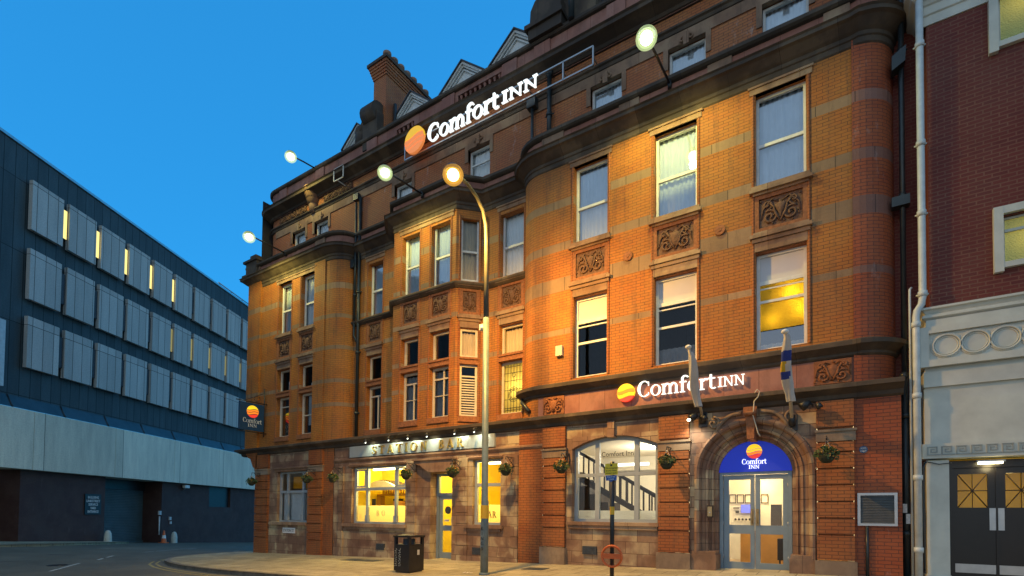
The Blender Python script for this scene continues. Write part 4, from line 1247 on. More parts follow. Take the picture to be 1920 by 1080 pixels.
# dormers
for ax, hw in ((-17.05, .9), (-13.95, .92), (-11.42, .98), (-9.15, .98), (-4.8, .98), (-1.6, .98)):
    G = Fr(ax, 1.5)
    zt = 18.1; sl = .82
    dm = MB(); dm.box(G, -hw + .12, hw - .12, -2, -.04, 15.9, zt - hw * sl)
    dm.prism(G, [(-hw + .1, zt - hw * sl - .02), (hw - .1, zt - hw * sl - .02), (0, zt - .12)], -2, -.03)
    d_ = part('dormer', dm, 'paint_white')
    t = MB()
    for sg in (-1, 1):
        for (w0, w1, dd) in ((0, .09, .14), (.09, .16, .08), (.2, .26, .03)):
            t.prism(G, [(0, zt - w0), (sg * hw, zt - w0 - hw * sl), (sg * hw, zt - w1 - hw * sl), (0, zt - w1)], -.03, dd)
    t.box(G, -hw, hw, -.03, .06, zt - hw * sl - .22, zt - hw * sl - .13)
    obj('bargeboard', t, 'paint_white', d_)
    t = MB()
    for sg in (-1, 1): t.prism(G, [(0, zt + .05), (sg * (hw + .08), zt + .05 - (hw + .08) * sl), (sg * (hw + .08), zt - (hw + .08) * sl), (0, zt)], -2.2, .2)
    obj('dormer_roof', t, 'roof_slate', d_)
# gable block on the parapet over the main pavilion
m_ = MB(); GB = Fr(0, .62)
m_.box(GB, -8.0, -6.85, -.6, .25, 16.3, 16.62); m_.box(GB, -8.1, -6.8, -.6, .33, 16.62, 16.75)
m_.prism(GB, [(-7.98, 16.75), (-6.9, 16.75), (-6.9, 17.2), (-7.0, 17.35), (-7.1, 17.9), (-7.1, 18.5), (-7.6, 18.5), (-7.62, 17.6), (-7.8, 17.5), (-7.95, 17.25)], -.5, .2)
m_.box(GB, -7.1, -5.9, -.6, -.1, 16.3, 18.4)
part('gable_block', m_, 'stone_dark')
m_ = MB().tube([(-6.55, .45, 16.3), (-6.55, .45, 18.6)], .09, 10)
part('vent_stack', m_, 'pipe_black')
m_ = MB().box(Fr(0, 1.2), -6.2, 1.0, -3, 0, 16.2, 19.5)
part('mansard', m_, 'roof_slate')
# ------------------------------------------------------------------ shopfront windows and doors
def gf_window(s0, s1, z0, z1, d, mulls, tz, frost, fmat, lab=None, vents=()):
    f = MB()
    fw = .09
    f.box(H, s0, s0 + fw, d - .06, d + .04, z0, z1); f.box(H, s1 - fw, s1, d - .06, d + .04, z0, z1)
    f.box(H, s0 + fw, s1 - fw, d - .06, d + .04, z0, z0 + .07); f.box(H, s0 + fw, s1 - fw, d - .06, d + .04, z1 - .07, z1)
    f.box(H, s0 + fw, s1 - fw, d - .05, d + .05, tz - .05, tz + .05)
    for q in mulls:
        f.box(H, q - .05, q + .05, d - .055, d + .045, z0 + .07, z1 - .07)
        f.box(H, q - .075, q + .075, d - .05, d + .07, z0 + .07, z0 + .3)
    w = obj('window', f, 'paint_grey', hotel, label=lab)
    p = MB(); p.quadwall(H, s0 + .04, s1 - .04, z0 + .04, z1 - .04, d - .02); obj('pane', p, 'glass', w)
    if frost:
        p = MB(); p.quadwall(H, s0 + .06, s1 - .06, z0 + .05, frost, d - .035); obj('frosted_film', p, fmat, w)
    for a, b in vents:
        v = MB(); dd = d + .06
        v.box(H, a, b, d + .0, dd, tz + .07, tz + .12); v.box(H, a, b, d, dd, z1 - .14, z1 - .09); v.box(H, a, a + .05, d, dd, tz + .12, z1 - .14); v.box(H, b - .05, b, d, dd, tz + .12, z1 - .14)
        obj('opening_light', v, 'paint_grey', w)
    return w
w = gf_window(-15.32, -12.55, 1.22, 3.31, -.17, (-14.62, -13.15), 2.49, 1.88, 'frosted_cream', 'wide bar window glowing yellow', ((-15.2, -14.7), (-13.08, -12.66)))
m_ = MB(); letters(m_, H, "BO", -14.2, 1.5, .22, -.21, -.2, gap=.12); obj('etched_lettering', m_, 'paint_cream', w)
w = gf_window(-9.66, -8.59, 1.28, 3.31, -.17, (), 2.52, 1.9, 'frosted_cream', 'narrow bar window glowing yellow')
m_ = MB(); letters(m_, H, "BAR", -9.35, 1.5, .2, -.20, -.19); obj('etched_lettering', m_, 'carving', w)
w = gf_window(-20.05, -18.0, 1.2, 3.3, -.17, (-19.5, -18.45), 2.46, None, 'x')
m_ = MB()
for k in range(34): m_.box(H, -19.98 + k * .058, -19.98 + k * .058 + .045, -.3, -.29, 1.28, 2.42)
obj('vertical_blind', m_, 'curtain', w)
m_ = MB().box(H, -19.4, -18.5, -.34, -.32, 2.6, 3.1); obj('blind', m_, 'frosted_yellow', w)
# arched window of the stair hall
f = MB(); d = -.21; s0, s1 = -6.2, -3.82
f.box(H, s0, s0 + .1, d - .06, d + .04, 1.43, 3.42); f.box(H, s1 - .1, s1, d - .06, d + .04, 1.43, 3.42); f.box(H, s0 + .1, s1 - .1, d - .06, d + .04, 1.43, 1.51)
f.box(H, s0 + .1, s1 - .1, d - .05, d + .05, 2.66, 2.75)
for q in (-5.52, -4.42): f.box(H, q - .06, q + .06, d - .055, d + .045, 1.51, zarch(q) - .03)
n = 24
for i in range(n):
    a = s0 + (s1 - s0) * i / n; b = s0 + (s1 - s0) * (i + 1) / n
    f.prism(H, [(a, zarch(a) - .1), (b, zarch(b) - .1), (b, zarch(b) + .01), (a, zarch(a) + .01)], d - .05, d + .035)
w = obj('window', f, 'paint_grey', hotel, label='arched window of the stair hall')
p = MB(); p.quadwall(H, s0 + .03, s1 - .03, 1.46, 3.72, d - .02); obj('pane', p, 'glass', w)
p = MB(); p.quadwall(H, s0 + .05, s1 - .05, 1.48, 1.74, d - .035); obj('frosted_film', p, 'frosted_white', w)
m_ = MB(); plaintext(m_, H, "Comfort Inn", -4.97, 3.2, .19, d - .015, d - .012, width=.9); obj('painted_name', m_, 'text_black', w)
# bar door
def leaf(s0, s1, z0, z1, d, panes, fr=H, mat='door_grey', name='door', lab=None, glass='glass'):
    m_ = MB(); m_.wall(fr, s0, s1, z0, z1, [(a, b, c, e, .05) for a, b, c, e in panes], d=d); m_.wall(fr, s0, s1, z0, z1, [(a, b, c, e, .001) for a, b, c, e in panes], d=d - .05)
    m_.box(fr, s0 - .001, s0 + .001, d - .05, d - .001, z0, z1); m_.box(fr, s1 - .001, s1 + .001, d - .05, d - .001, z0, z1)
    dr = obj(name, m_, mat, hotel if fr is H else None, label=lab)
    for a, b, c, e in panes:
        p = MB(); p.quadwall(fr, a, b, c, e, d - .03); obj('pane', p, glass, dr)
    return dr
D = -.36
m_ = MB(); m_.box(H, -11.41, -11.31, D - .06, D + .04, .08, 2.95); m_.box(H, -10.58, -10.48, D - .06, D + .04, .08, 2.95); m_.box(H, -11.31, -10.58, D - .06, D + .04, 2.2, 2.3); m_.box(H, -11.31, -10.58, D - .06, D + .04, 2.86, 2.95)
fr_ = part('door_frame', m_, 'door_grey')
p = MB(); p.quadwall(H, -11.31, -10.58, 2.3, 2.86, D - .02); obj('pane', p, 'glass', fr_)
dr = leaf(-11.30, -10.59, .12, 2.2, D, [(-11.18, -10.70, 1.22, 2.08), (-11.18, -10.70, .32, 1.04)])
m_ = MB(); m_.tube([H.P(-10.94, D - .01, 1.73), H.P(-10.94, D + .0, 1.73)], .13, 18); obj('door_sticker', m_, 'slate_grey', dr)
m_ = MB(); m_.box(H, -10.8, -10.72, D - .02, D - .01, 1.25, 1.5); m_.box(H, -11.1, -10.9, D - .02, D - .01, 1.35, 1.42); obj('door_sticker', m_, 'sticker', dr)
# entrance double door
D = -.55
m_ = MB(); m_.box(H, -2.44, -2.36, D - .06, D + .05, .3, 2.68); m_.box(H, -.96, -.88, D - .06, D + .05, .3, 2.68); m_.box(H, -2.36, -.96, D - .06, D + .05, 2.62, 2.68)
part('door_frame', m_, 'door_grey')
m_ = MB(); m_.box(H, -2.5, -.82, -.7, .1, .1, .335); part('doorstep', m_, 'stone_plain')
for a, b, pa in ((-2.355, -1.667, (-2.23, -1.76)), (-1.653, -.965, (-1.545, -1.07))):
    dr = leaf(a, b, .34, 2.61, D, [(pa[0], pa[1], 1.41, 2.5), (pa[0], pa[1], .52, 1.2)])
    x = b - .05 if a < -2 else a + .05
    m_ = MB(); m_.box(H, x - .035, x + .035, D + .002, D + .015, 1.4, 1.8); m_.tube([H.P(x, D + .01, 1.45), H.P(x, D + .06, 1.47), H.P(x, D + .06, 1.73), H.P(x, D + .01, 1.75)], .012, 8)
    obj('door_handle', m_, 'brass', dr)
    m_ = MB()
    hx = a - .005 if a < -2 else b + .005
    for z in (.6, 1.4, 2.3): m_.tube([H.P(hx, D + .015, z), H.P(hx, D + .015, z + .1)], .015, 6)
    obj('hinge', m_, 'steel', dr)
fl = thing('entrance_sign', H.P(-1.66, -.5, 2.68), 'blue half round sign with sun emblem above the hotel entrance door', 'sign')
m_ = MB()
pts = [(-1.66 + .79 * math.cos(R_(a)), 2.68 + .76 * math.sin(R_(a))) for a in range(0, 181, 6)]
m_.prism(H, pts, -.52, -.47); obj('board', m_, 'fanlight_blue', fl)
m_ = logo(MB(), H, -1.66, 3.16, .17, -.469, -.44, .04); obj('emblem', m_, ['logo_red', 'logo_orange', 'logo_yellow', 'logo_yellow'], fl)
m_ = MB(); letters(m_, H, "Comfort", -1.93, 2.86, .125, -.469, -.445, width=.54); letters(m_, H, "INN", -1.78, 2.75, .085, -.469, -.445, width=.235); obj('lettering', m_, 'sign_letters', fl)
# ------------------------------------------------------------------ interiors of the ground floor
rm = MB()
rm.box(H, -16.3, -7.9, -5.1, -5.0, 0, 4.0); rm.box(H, -16.35, -16.3, -5, -.25, 0, 4.0); rm.box(H, -7.95, -7.9, -5, -.25, 0, 4.0); rm.box(H, -16.3, -7.95, -5, -.25, 3.75, 3.8)
rm.box(H, -11.9, -11.8, -5, -2.0, 0, 3.75); rm.box(H, -16.3, -12.3, -2.45, -2.4, 0, 3.75)
part('bar_room', rm, 'plaster_yellow')
m_ = MB().box(H, -16.3, -7.95, -5, -.45, -.1, .08); m_.box(H, -7.7, 1.0, -6, -.62, .1, .3); part('room_floor', m_, 'floor_tile')
m_ = MB()
m_.box(H, -16.2, -13.2, -1.9, -1.5, .08, 1.25); m_.box(H, -16.1, -13.4, -2.2, -1.95, 2.32, 2.4); m_.box(H, -16.1, -15.9, -2.2, -1.95, 1.25, 2.32)
m_.box(H, -14.9, -14.6, -2.1, -1.7, 1.3, 2.1); m_.box(H, -13.55, -13.4, -2.2, -1.95, 1.25, 2.32)
for k in range(16): m_.tube([H.P(-15.8 + k * .14, -2.05, 2.4), H.P(-15.8 + k * .14, -2.05, 2.62)], .03, 6)
part('bar_counter', m_, 'wood_orange')
m_ = MB(); ar = [(-16.1 + 2.1 * i / 16, 2.52 + .36 * math.sin(math.pi * i / 16)) for i in range(17)]
m_.prism(H, ar, -1.2, -1.1); part('bar_canopy', m_, 'plaster')
m_ = MB(); m_.prism(H, [(s + .05, z + .03) for s, z in ar], -1.9, -1.21); part('bar_canopy', m_, 'wood_dark')
m_ = MB(); m_.box(H, -15.5, -14.95, -2.3, -2.28, 1.5, 2.2); m_.box(H, -14.3, -13.7, -2.3, -2.28, 1.5, 2.25); m_.box(H, -12.9, -12.65, -.9, -.88, 1.95, 2.1); m_.box(H, -15.2, -15.0, -.9, -.88, 1.9, 2.15); part('notice', m_, 'interior_dark')
for a, b in ((-14.6, -13.1), (-9.3, -8.7)):
    m_ = MB().tube([H.P(a, -.4, 3.22), H.P(b, -.4, 3.22)], .035, 8)
    part('tube_light', m_, 'tube')
m_ = MB().tube([H.P(-14.4, -2.3, 3.6), H.P(-12.6, -2.3, 3.6)], .04, 8); part('tube_light', m_, 'tube')
lamp(hotel, 'POINT', H.P(-13.9, -1.2, 3.2), 75, (1, .82, .30), name='room_light', radius=.3)
lamp(hotel, 'POINT', H.P(-10.9, -1.8, 3.0), 42, (1, .74, .22), name='room_light', radius=.3)
lamp(hotel, 'POINT', H.P(-9.1, -1.3, 3.1), 40, (1, .82, .30), name='room_light', radius=.3)
rm = MB()
rm.box(H, -7.8, .9, -6.1, -6.0, .2, 4.0); rm.box(H, -7.85, -7.8, -6, -.25, .2, 4.0); rm.box(H, .85, .9, -6, -.05, .2, 4.0); rm.box(H, -7.8, .85, -6, -.25, 3.85, 3.9)
rm.box(H, -3.3, -3.2, -2.6, -.25, .2, 3.85)
rm.box(H, -5.9, -3.9, -2.2, -2.14, 2.9, 2.98)
part('lobby_room', rm, 'plaster')
m_ = MB()
for (xa, ya, za, xb, yb, zb) in ((-3.55, -1.5, 1.75, -6.9, -1.5, 3.65), (-3.55, -1.5, 1.05, -6.9, -1.5, 2.95)):
    m_.tube([H.P(xa, ya, za), H.P(xb, yb, zb)], .05, 6)
k = 0
x = -3.65
while x > -6.8:
    t = (-3.55 - x) / 3.35; m_.box(H, x - .02, x + .02, -1.52, -1.48, 1.05 + t * 1.9, 1.75 + t * 1.9); x -= .17
m_.box(H, -3.95, -3.8, -1.6, -1.44, .3, 1.95)
for k in range(11): m_.box(H, -7.3 + k * .3, -7.0 + k * .3 + .02, -2.6, -1.6, .3, 3.0 - k * .25)
m_.tube([H.P(-4.2, -2.7, 1.9), H.P(-6.9, -2.7, 3.5)], .045, 6)
for k in range(10): m_.box(H, -4.3 - k * .26, -4.26 - k * .26, -2.72, -2.68, 1.1 + k * .15, 1.95 + k * .155)
m_.prism(H, [(-6.95, 2.95), (-3.6, 1.1), (-3.6, .98), (-6.95, 2.8)], -1.56, -1.45); m_.prism(H, [(-6.9, 2.2), (-5.0, 1.1), (-5.0, .3), (-6.9, .3)], -1.9, -1.8)
part('staircase', m_, 'wood_dark')
m_ = MB().box(H, -5.6, -4.35, -1.0, -.88, 3.0, 3.07); part('ceiling_light', m_, 'tube_white')
m_ = MB()
for x in (-2.74, -2.52, -2.3, -1.85):
    m_.wall(H, x - .1, x + .1, 2.02, 2.3, [(x - .075, x + .075, 2.05, 2.27, .01)], d=-4.2)
m_.box(H, -3.25, -2.2, -3.2, -3.16, 2.86, 2.9); m_.box(H, -2.24, -2.2, -3.2, -3.16, 2.9, 3.3); m_.box(H, -1.72, -.9, -3.2, -3.16, 2.86, 2.9); m_.box(H, -1.72, -1.68, -3.2, -3.16, 2.9, 3.3)
m_.box(H, -2.9, -2.35, -3.2, -3.17, 2.98, 3.1); m_.box(H, -1.5, -1.1, -3.2, -3.17, 2.98, 3.2)
part('picture_frame', m_, 'wood_dark')
m_ = MB().box(H, -3.3, .85, -4.35, -4.25, .3, 3.85); part('lobby_wall', m_, 'plaster'); part('bulkhead', MB().box(H, -3.15, .8, -3.3, -3.21, 2.7, 3.85), 'plaster')
m_ = MB().box(H, -2.5, -2.18, -4.2, -4.16, 1.73, 1.98); part('television', m_, 'screen')
m_ = MB(); m_.box(H, -2.33, .2, -3.4, -2.9, .3, 1.22); part('reception_desk', m_, 'wood_orange')
m_ = MB(); m_.box(H, -1.62, -1.36, -3.8, -3.5, 1.3, 1.97); m_.box(H, -1.32, -1.1, -2.3, -2.0, .5, 1.05); m_.box(H, -1.3, -1.27, -2.3, -2.2, .3, .5); part('office_equipment', m_, 'interior_dark')
m_ = MB()
for k in range(5): m_.tube([H.P(-2.66 + k * .1, -4.2, 1.53), H.P(-2.66 + k * .1, -4.18, 1.53)], .035, 10)
m_.box(H, -2.72, -2.56, -4.2, -4.18, 1.86, 1.9); m_.box(H, -2.66, -2.56, -4.2, -4.18, 1.72, 1.8)
part('wall_sticker', m_, 'interior_dark')
lamp(hotel, 'POINT', H.P(-4.9, -3.4, 3.4), 60, (1, .88, .66), name='room_light', radius=.25)
lamp(hotel, 'POINT', H.P(-1.6, -1.9, 3.4), 42, (1, .84, .58), name='room_light', radius=.25)
lamp(hotel, 'POINT', H.P(-1.9, -3.7, 2.6), 14, (1, .7, .3), name='room_light', radius=.1)
rm = MB(); rm.box(H, -21.3, -16.4, -3.1, -3.0, 0, 4.0); rm.box(H, -21.4, -21.35, -3, -.3, 0, 4); rm.box(H, -16.42, -16.38, -3, -.3, 0, 4); rm.box(H, -21.4, -16.4, -3, -.3, 3.8, 3.85)
part('corner_room', rm, 'curtain_grey')
lamp(hotel, 'POINT', H.P(-19.0, -1.4, 3.0), 1.5, (1, .8, .5), name='room_light', radius=.2)

# ------------------------------------------------------------------ hotel signs and wall fittings
sg = thing('hotel_sign', H.P(-3.3, .05, 4.6), 'lit white hotel lettering with bright round sun emblem on the frieze over the entrance', 'sign')
m_ = logo(MB(), H, -4.62, 4.80, .235, .04, .12, .035); obj('emblem', m_, ['logo_red', 'logo_yellow', 'logo_orange', 'logo_yellow'], sg)
m_ = MB(); letters(m_, H, "Comfort", -4.32, 4.645, .40, .05, .1, width=1.93); letters(m_, H, "INN", -2.37, 4.665, .235, .05, .1, width=.6); obj('lettering', m_, 'sign_letters', sg)
FT = Fr(0, .16)
sg = thing('hotel_sign', FT.P(-9.5, 0, 14.3), 'large lit hotel lettering with pale orange emblem on rails below the roof parapet', 'sign')
m_ = logo(MB(), FT, -12.48, 14.78, .46, .0, .1, .02); obj('emblem', m_, ['logo_pale_orange', 'logo_pale_orange', 'logo_pale_orange', 'logo_pale_yellow'], sg)
m_ = MB(); letters(m_, FT, "Comfort", -11.88, 14.42, .60, .0, .08, width=3.02); letters(m_, FT, "INN", -8.78, 14.47, .36, .0, .08, width=1.32); obj('lettering', m_, 'sign_letters', sg)
m_ = MB()
for z in (14.90, 14.36): m_.box(FT, -13.1, -5.75, -.12, -.06, z - .02, z + .02)
for x in (-13.1, -5.77, -6.72): m_.box(FT, x, x + .04, -.12, -.06, 14.36, 14.9)
for x in (-12.9, -11, -9, -7.9, -6.72, -5.78): m_.box(FT, x, x + .03, -.5, -.12, 14.6, 14.64)
obj('support_rail', m_, 'steel', sg)
# small white frame left over on the corner
t_ = MB(); a, b, c, e = -17.0, -16.4, 14.9, 15.42; FQ = Fr(0, .2)
for q in ((a, b, c, c + .03), (a, b, e - .03, e), (a, a + .03, c, e), (b - .03, b, c, e)): t_.box(FQ, q[0], q[1], .0 if q[1] - q[0] > .1 else .001, .03, q[2], q[3])
t_.box(FQ, a + .2, a + .23, -.4, 0, c, c + .03)
tag(obj('sign_frame', t_, 'paint_white'), 'empty white metal sign frame on the upper cornice near the corner', 'frame')
sg = thing('bar_sign', H.P(-12, .02, 3.65), 'long silver fascia board reading STATION BAR in gold capitals', 'sign')
m_ = MB().box(H, -15.36, -8.77, .0, .1, 3.665, 4.07); obj('board', m_, 'sign_silver', sg)
m_ = MB(); letters(m_, H, "STATION", -14.12, 3.72, .29, .102, .15, gap=.10, width=2.78); letters(m_, H, "BAR", -10.98, 3.73, .29, .102, .15, gap=.10, width=1.16); objs('letter', m_, 'gold', sg)
# picture lights over the bar sign
for i, (x, tip) in enumerate(((-14.1, 0), (-12.95, 0), (-12.05, 0), (-11.2, 0), (-10.05, 0), (-9.28, 0))):
    t = thing('spotlight', H.P(x, .03, 4.2), ['small black spotlight leaning from the cornice at the left end of the STATION BAR board', 'small black spotlight over the first letters of STATION', 'small black spotlight over the middle of the word STATION', 'small black spotlight over the end of the word STATION',
              'small black spotlight over the word BAR', 'small black spotlight over the blank right end of the bar sign'][i], 'light', 'spotlights above the bar sign')
    m_ = MB().tube([H.P(x, .02, 4.22), H.P(x, .25, 4.26), H.P(x, .42, 4.18)], .012, 6); obj('arm', m_, 'iron', t)
    m_ = MB().tube([H.P(x, .50, 4.12), H.P(x, .42, 4.2), H.P(x, .38, 4.24)], [.035, .05, .03], 10); obj('lamp_head', m_, 'iron', t)
    m_ = MB().ball(H.P(x, .45, 4.10), .024, 8); obj('bulb', m_, 'lamp_dim', t)
    lamp(t, 'SPOT', H.P(x, .42, 4.14), 8, (.95, 1.0, .72), radius=.03, spot=120, aim=H.P(x, .0, 3.7), blend=.8)
# projecting sign
X = -20.96
PS = Fr(X, 0, R_(90))   # s runs into the wall (+y), d towards +x
t = thing('hanging_sign', (X, -.6, 5.1), 'dark blue square hanging sign with sun emblem on an iron bracket at the street corner', 'sign')
m_ = MB().box(PS, -1.22, -.16, -.05, .05, 5.06, 6.22); obj('board', m_, 'board_blue', t)
m_ = logo(MB(), PS, -.66, 5.86, .26, .051, .06, .05); obj('emblem', m_, ['logo_red', 'logo_orange', 'logo_orange', 'logo_yellow'], t)
m_ = MB(); letters(m_, PS, "Comfort", -1.08, 5.37, .2, .051, .058, width=.84); letters(m_, PS, "INN", -.86, 5.2, .13, .051, .058, width=.4); obj('lettering', m_, 'text_white', t)
m_ = MB(); m_.tube([PS.P(-1.35, 0, 6.28), PS.P(0, 0, 6.28)], .022, 6); m_.tube([PS.P(-.12, 0, 6.95), PS.P(-.12, 0, 4.85)], .022, 6); m_.tube([PS.P(-.14, 0, 6.75), PS.P(-1.0, 0, 6.3)], .015, 6)
m_.tube([PS.P(-.45 + .14 * math.cos(a / 8 * 6.283), 0, 6.45 + .12 * math.sin(a / 8 * 6.283)) for a in range(9)], .012, 5); m_.tube([PS.P(-1.25, 0, 5.0), PS.P(-.0, 0, 5.0)], .02, 6)
obj('bracket', m_, 'iron', t)
# nameplate
t = thing('street_name_plate', H.P(-19.15, .02, .85), 'white street name plate reading STATION ST. below the corner window', 'sign')
m_ = MB().box(H, -19.58, -18.73, .0, .02, .74, .96); obj('plate', m_, 'text_white', t)
m_ = MB(); plaintext(m_, H, "STATION ST.", -19.155, .79, .17, .021, .024, width=.76); obj('lettering', m_, 'text_black', t)
# blue disc plaque
t = thing('wall_plaque', H.P(.45, .01, 2.9), 'small dark blue disc plaque on brickwork above the louvred vent', 'sign')
m_ = MB().tube([H.P(.45, 0, 3.02), H.P(.45, .015, 3.02)], .075, 20); obj('disc', m_, 'board_blue', t)
m_ = MB(); plaintext(m_, H, "ROYO", .45, 3.03, .05, .016, .019, width=.09); plaintext(m_, H, "DAE T", .45, 2.97, .05, .016, .019, width=.1); obj('lettering', m_, 'text_white', t)
# keypad
t = thing('entry_keypad', H.P(-2.55, 0, 1.6), 'brass door entry keypad on the stone left of the hotel entrance', 'keypad')
m_ = MB().box(H, -2.62, -2.47, -.02, .09, 1.58, 1.87); obj('housing', m_, 'wood_dark', t)
m_ = MB().box(H, -2.60, -2.50, .09, .1, 1.61, 1.84); obj('plate', m_, 'brass', t)
m_ = MB().tube([H.P(-2.55, .1, 1.7), H.P(-2.55, .11, 1.7)], .015, 8); obj('button', m_, 'steel', t)
t = MB().box(H, -6.70, -6.5, .0, .1, 6.1, 6.38); tag(obj('junction_box', t, 'paint_cream'), 'small pale box fixed to the orange brick beside the first large window', 'box')
tag(obj('notice_sticker', MB().box(Fr(0, .17), 1.1, 1.17, -.001, .025, 1.72, 1.9).box(Fr(0, .17), 1.15, 1.22, -.001, .024, 1.5, 1.7), 'sticker'), 'torn white stickers on the black pipe by the vent', 'sticker')
# floodlights over the entrance
for x, z, lab, on in ((-2.86, 3.98, 'twin floodlight on the left of the entrance arch, one head lit', 1), (-.55, 4.02, 'black floodlight on the right above the entrance arch', 0)):
    t = thing('floodlight', H.P(x, .1, z), lab, 'light', 'floodlights by the entrance arch')
    m_ = MB().tube([H.P(x + .1, .0, z), H.P(x + .1, .25, z), H.P(x - .02, .28, z)], .02, 6); obj('arm', m_, 'iron', t)
    m_ = MB(); m_.tube([H.P(x - .1, .3, z - .06), H.P(x - .02, .28, z), H.P(x + .06, .26, z + .05)], [.1, .09, .05], 10); m_.tube([H.P(x + .25, .25, z - .1), H.P(x + .2, .25, z)], [.07, .05], 8); obj('lamp_head', m_, 'iron', t)
    if on:
        m_ = MB().ball(H.P(x - .12, .31, z - .075), .04, 8, sz=.6); obj('bulb', m_, 'lamp_white', t)
        lamp(t, 'SPOT', H.P(x - .06, .38, z - .14), 9, (1.0, .98, .8), radius=.04, spot=130, aim=H.P(x - .05, 0, 2.6), blend=.8)
# flagpoles
def flagpole(X, y0, z0, y1, z1, lab, cols, wrap0, wrap1, seed):
    rnd = random.Random(seed)
    A = Vector((X, y0, z0)); B = Vector((X, y1, z1))
    t = thing('flagpole', A, lab, 'flag', 'flagpoles over the hotel entrance')
    m_ = MB().tube([A, B], [.035, .028], 10); obj('pole', m_, 'paint_cream', t)
    m_ = MB().ball(B, .07, 12, sz=.6); obj('finial', m_, 'paint_white', t)
    m_ = MB().tube([A + Vector((0, 0, -.12)), A + Vector((0, -.03, .12))], .07, 8); m_.box(Fr(X, 0), -.1, .1, -.0, .04, z0 - .2, z0 + .15); obj('socket', m_, 'iron', t)
    n = 26; k = 22
    top = A.lerp(B, wrap1); bot = A.lerp(B, wrap0) + Vector((0, -.02, -.12))
    rows = []
    for i in range(n + 1):
        u = i / n
        c = top.lerp(bot, u) + Vector((.03 * math.sin(u * 5 + seed), 0, 0))
        w = (.035 + .062 * math.sin(min(1, u * 1.15) * 2.6) ** .8) if u > 0 else .035
        rows.append([c + Vector((w * math.cos(a) * (1 + .25 * math.sin(4 * a + u * 6 + seed)), w * .8 * math.sin(a) * (1 + .25 * math.sin(4 * a + u * 6 + seed)), 0)) for a in [6.283 * q / k for q in range(k)]])
    m_ = MB(); m_.smooth = True
    for i in range(n):
        for q in range(k):
            j = (q + 1) % k
            u_ = i / n; fq = (q / k + i * .012) % 1
            v = (0 if (math.sin(fq * 6.283 - 1) < .82 or u_ < .55) else 1) if len(cols) == 2 else (1 if (.2 < u_ < .36 or .5 < u_ < .64) and fq > .35 else (2 if .3 < u_ < .52 and .55 < fq < .85 else 0))
            m_.m = int(v)
            m_.face([rows[i][q], rows[i][j], rows[i + 1][j], rows[i + 1][q]])
    obj('flag', m_, cols, t)
flagpole(-2.72, -.05, 3.96, -1.42, 5.30, 'flagpole with furled white and blue flag left of the entrance arch', ['flag_white', 'flag_blue'], .25, .93, 1)
flagpole(-.83, -.15, 3.72, -1.81, 5.16, 'flagpole with furled white, blue and yellow flag right of the entrance arch', ['flag_white', 'flag_blue', 'flag_yellow'], .3, .97, 2)
m_ = MB().tube([H.P(-1.55, .3, 4.38 + .0), H.P(-1.5, .32, 4.45), H.P(-1.45, .32, 4.4), H.P(-1.48, .32, 4.28), H.P(-1.56, .31, 4.2), H.P(-1.6, .2, 3.9), H.P(-1.5, .2, 3.5), H.P(-1.46, .15, 3.42)], .012, 6)
tag(obj('loose_cable', m_, 'paint_cream'), 'white cable looped over the cornice above the entrance keystone', 'cable')

# hanging baskets
BK = [(-21.14, 'on the leftmost brick pier at the street corner'), (-17.34, 'between the corner window and the bar front'), (-15.78, 'at the left edge of the bar front'), (-12.05, 'just right of the wide yellow bar window'), (-10.07, 'just right of the bar door'),
      (-8.08, 'right of the narrow bar window'), (-6.28, 'on the brick pier left of the arched window'), (-3.45, 'on the brick pier between arched window and entrance'), (-.19, 'on the brick pier right of the entrance')]
for i, (x, lab) in enumerate(BK):
    rnd = random.Random(i)
    t = thing('hanging_basket', H.P(x, 0, 2.8), 'flower basket ' + lab, 'flower basket', 'hanging flower baskets along the hotel front')
    m_ = MB().tube([H.P(x, .0, 3.28), H.P(x, .5, 3.28), H.P(x, .5, 3.2)], .012, 6); m_.tube([H.P(x, .02, 3.0), H.P(x, .4, 3.27)], .01, 6); m_.tube([H.P(x, .02, 3.32), H.P(x, .02, 2.95)], .014, 6)
    m_.tube([H.P(x, .2 + .07 * math.cos(a / 8 * 6.283), 3.2 + .06 * math.sin(a / 8 * 6.283)) for a in range(9)], .008, 5)
    obj('bracket', m_, 'iron', t)
    m_ = MB()
    for a in range(3): m_.tube([H.P(x, .5, 3.2), H.P(x + .14 * math.cos(a * 2.09), .5 + .14 * math.sin(a * 2.09), 2.9)], .004, 4)
    obj('chain', m_, 'steel', t)
    m_ = MB().lathe(H.P(x, .5, 2.72), [(0, 0), (.07, .01), (.12, .06), (.155, .13), (.16, .19), (.13, .2), (0, .2)], 14); obj('basket', m_, 'basket', t)
    for nm, mt, cnt, sz in (('leaves', 'leaf', 300, .042), ('flowers', 'flower', 80 if i > 5 else 50, .028)):
        m_ = MB()
        for k in range(cnt):
            a = rnd.uniform(0, 6.283); r = rnd.uniform(0, .22); zz = 2.86 + rnd.uniform(0, .24) * (1 - r * 2) - (.1 * rnd.random() if r > .2 else 0) + (rnd.uniform(.02, .08) if nm == 'flowers' else 0)
            c = H.P(x + r * math.cos(a), .5 + r * math.sin(a), zz)
            u = Vector((rnd.uniform(-1, 1), rnd.uniform(-1, 1), rnd.uniform(-.4, 1))).normalized(); v = u.cross(Vector((rnd.uniform(-1, 1), rnd.uniform(-1, 1), .3))).normalized()
            s_ = sz * rnd.uniform(.6, 1.3)
            m_.face([c - u * s_, c + v * s_ * .5, c + u * s_, c - v * s_ * .5])
        obj(nm, m_, mt, t)

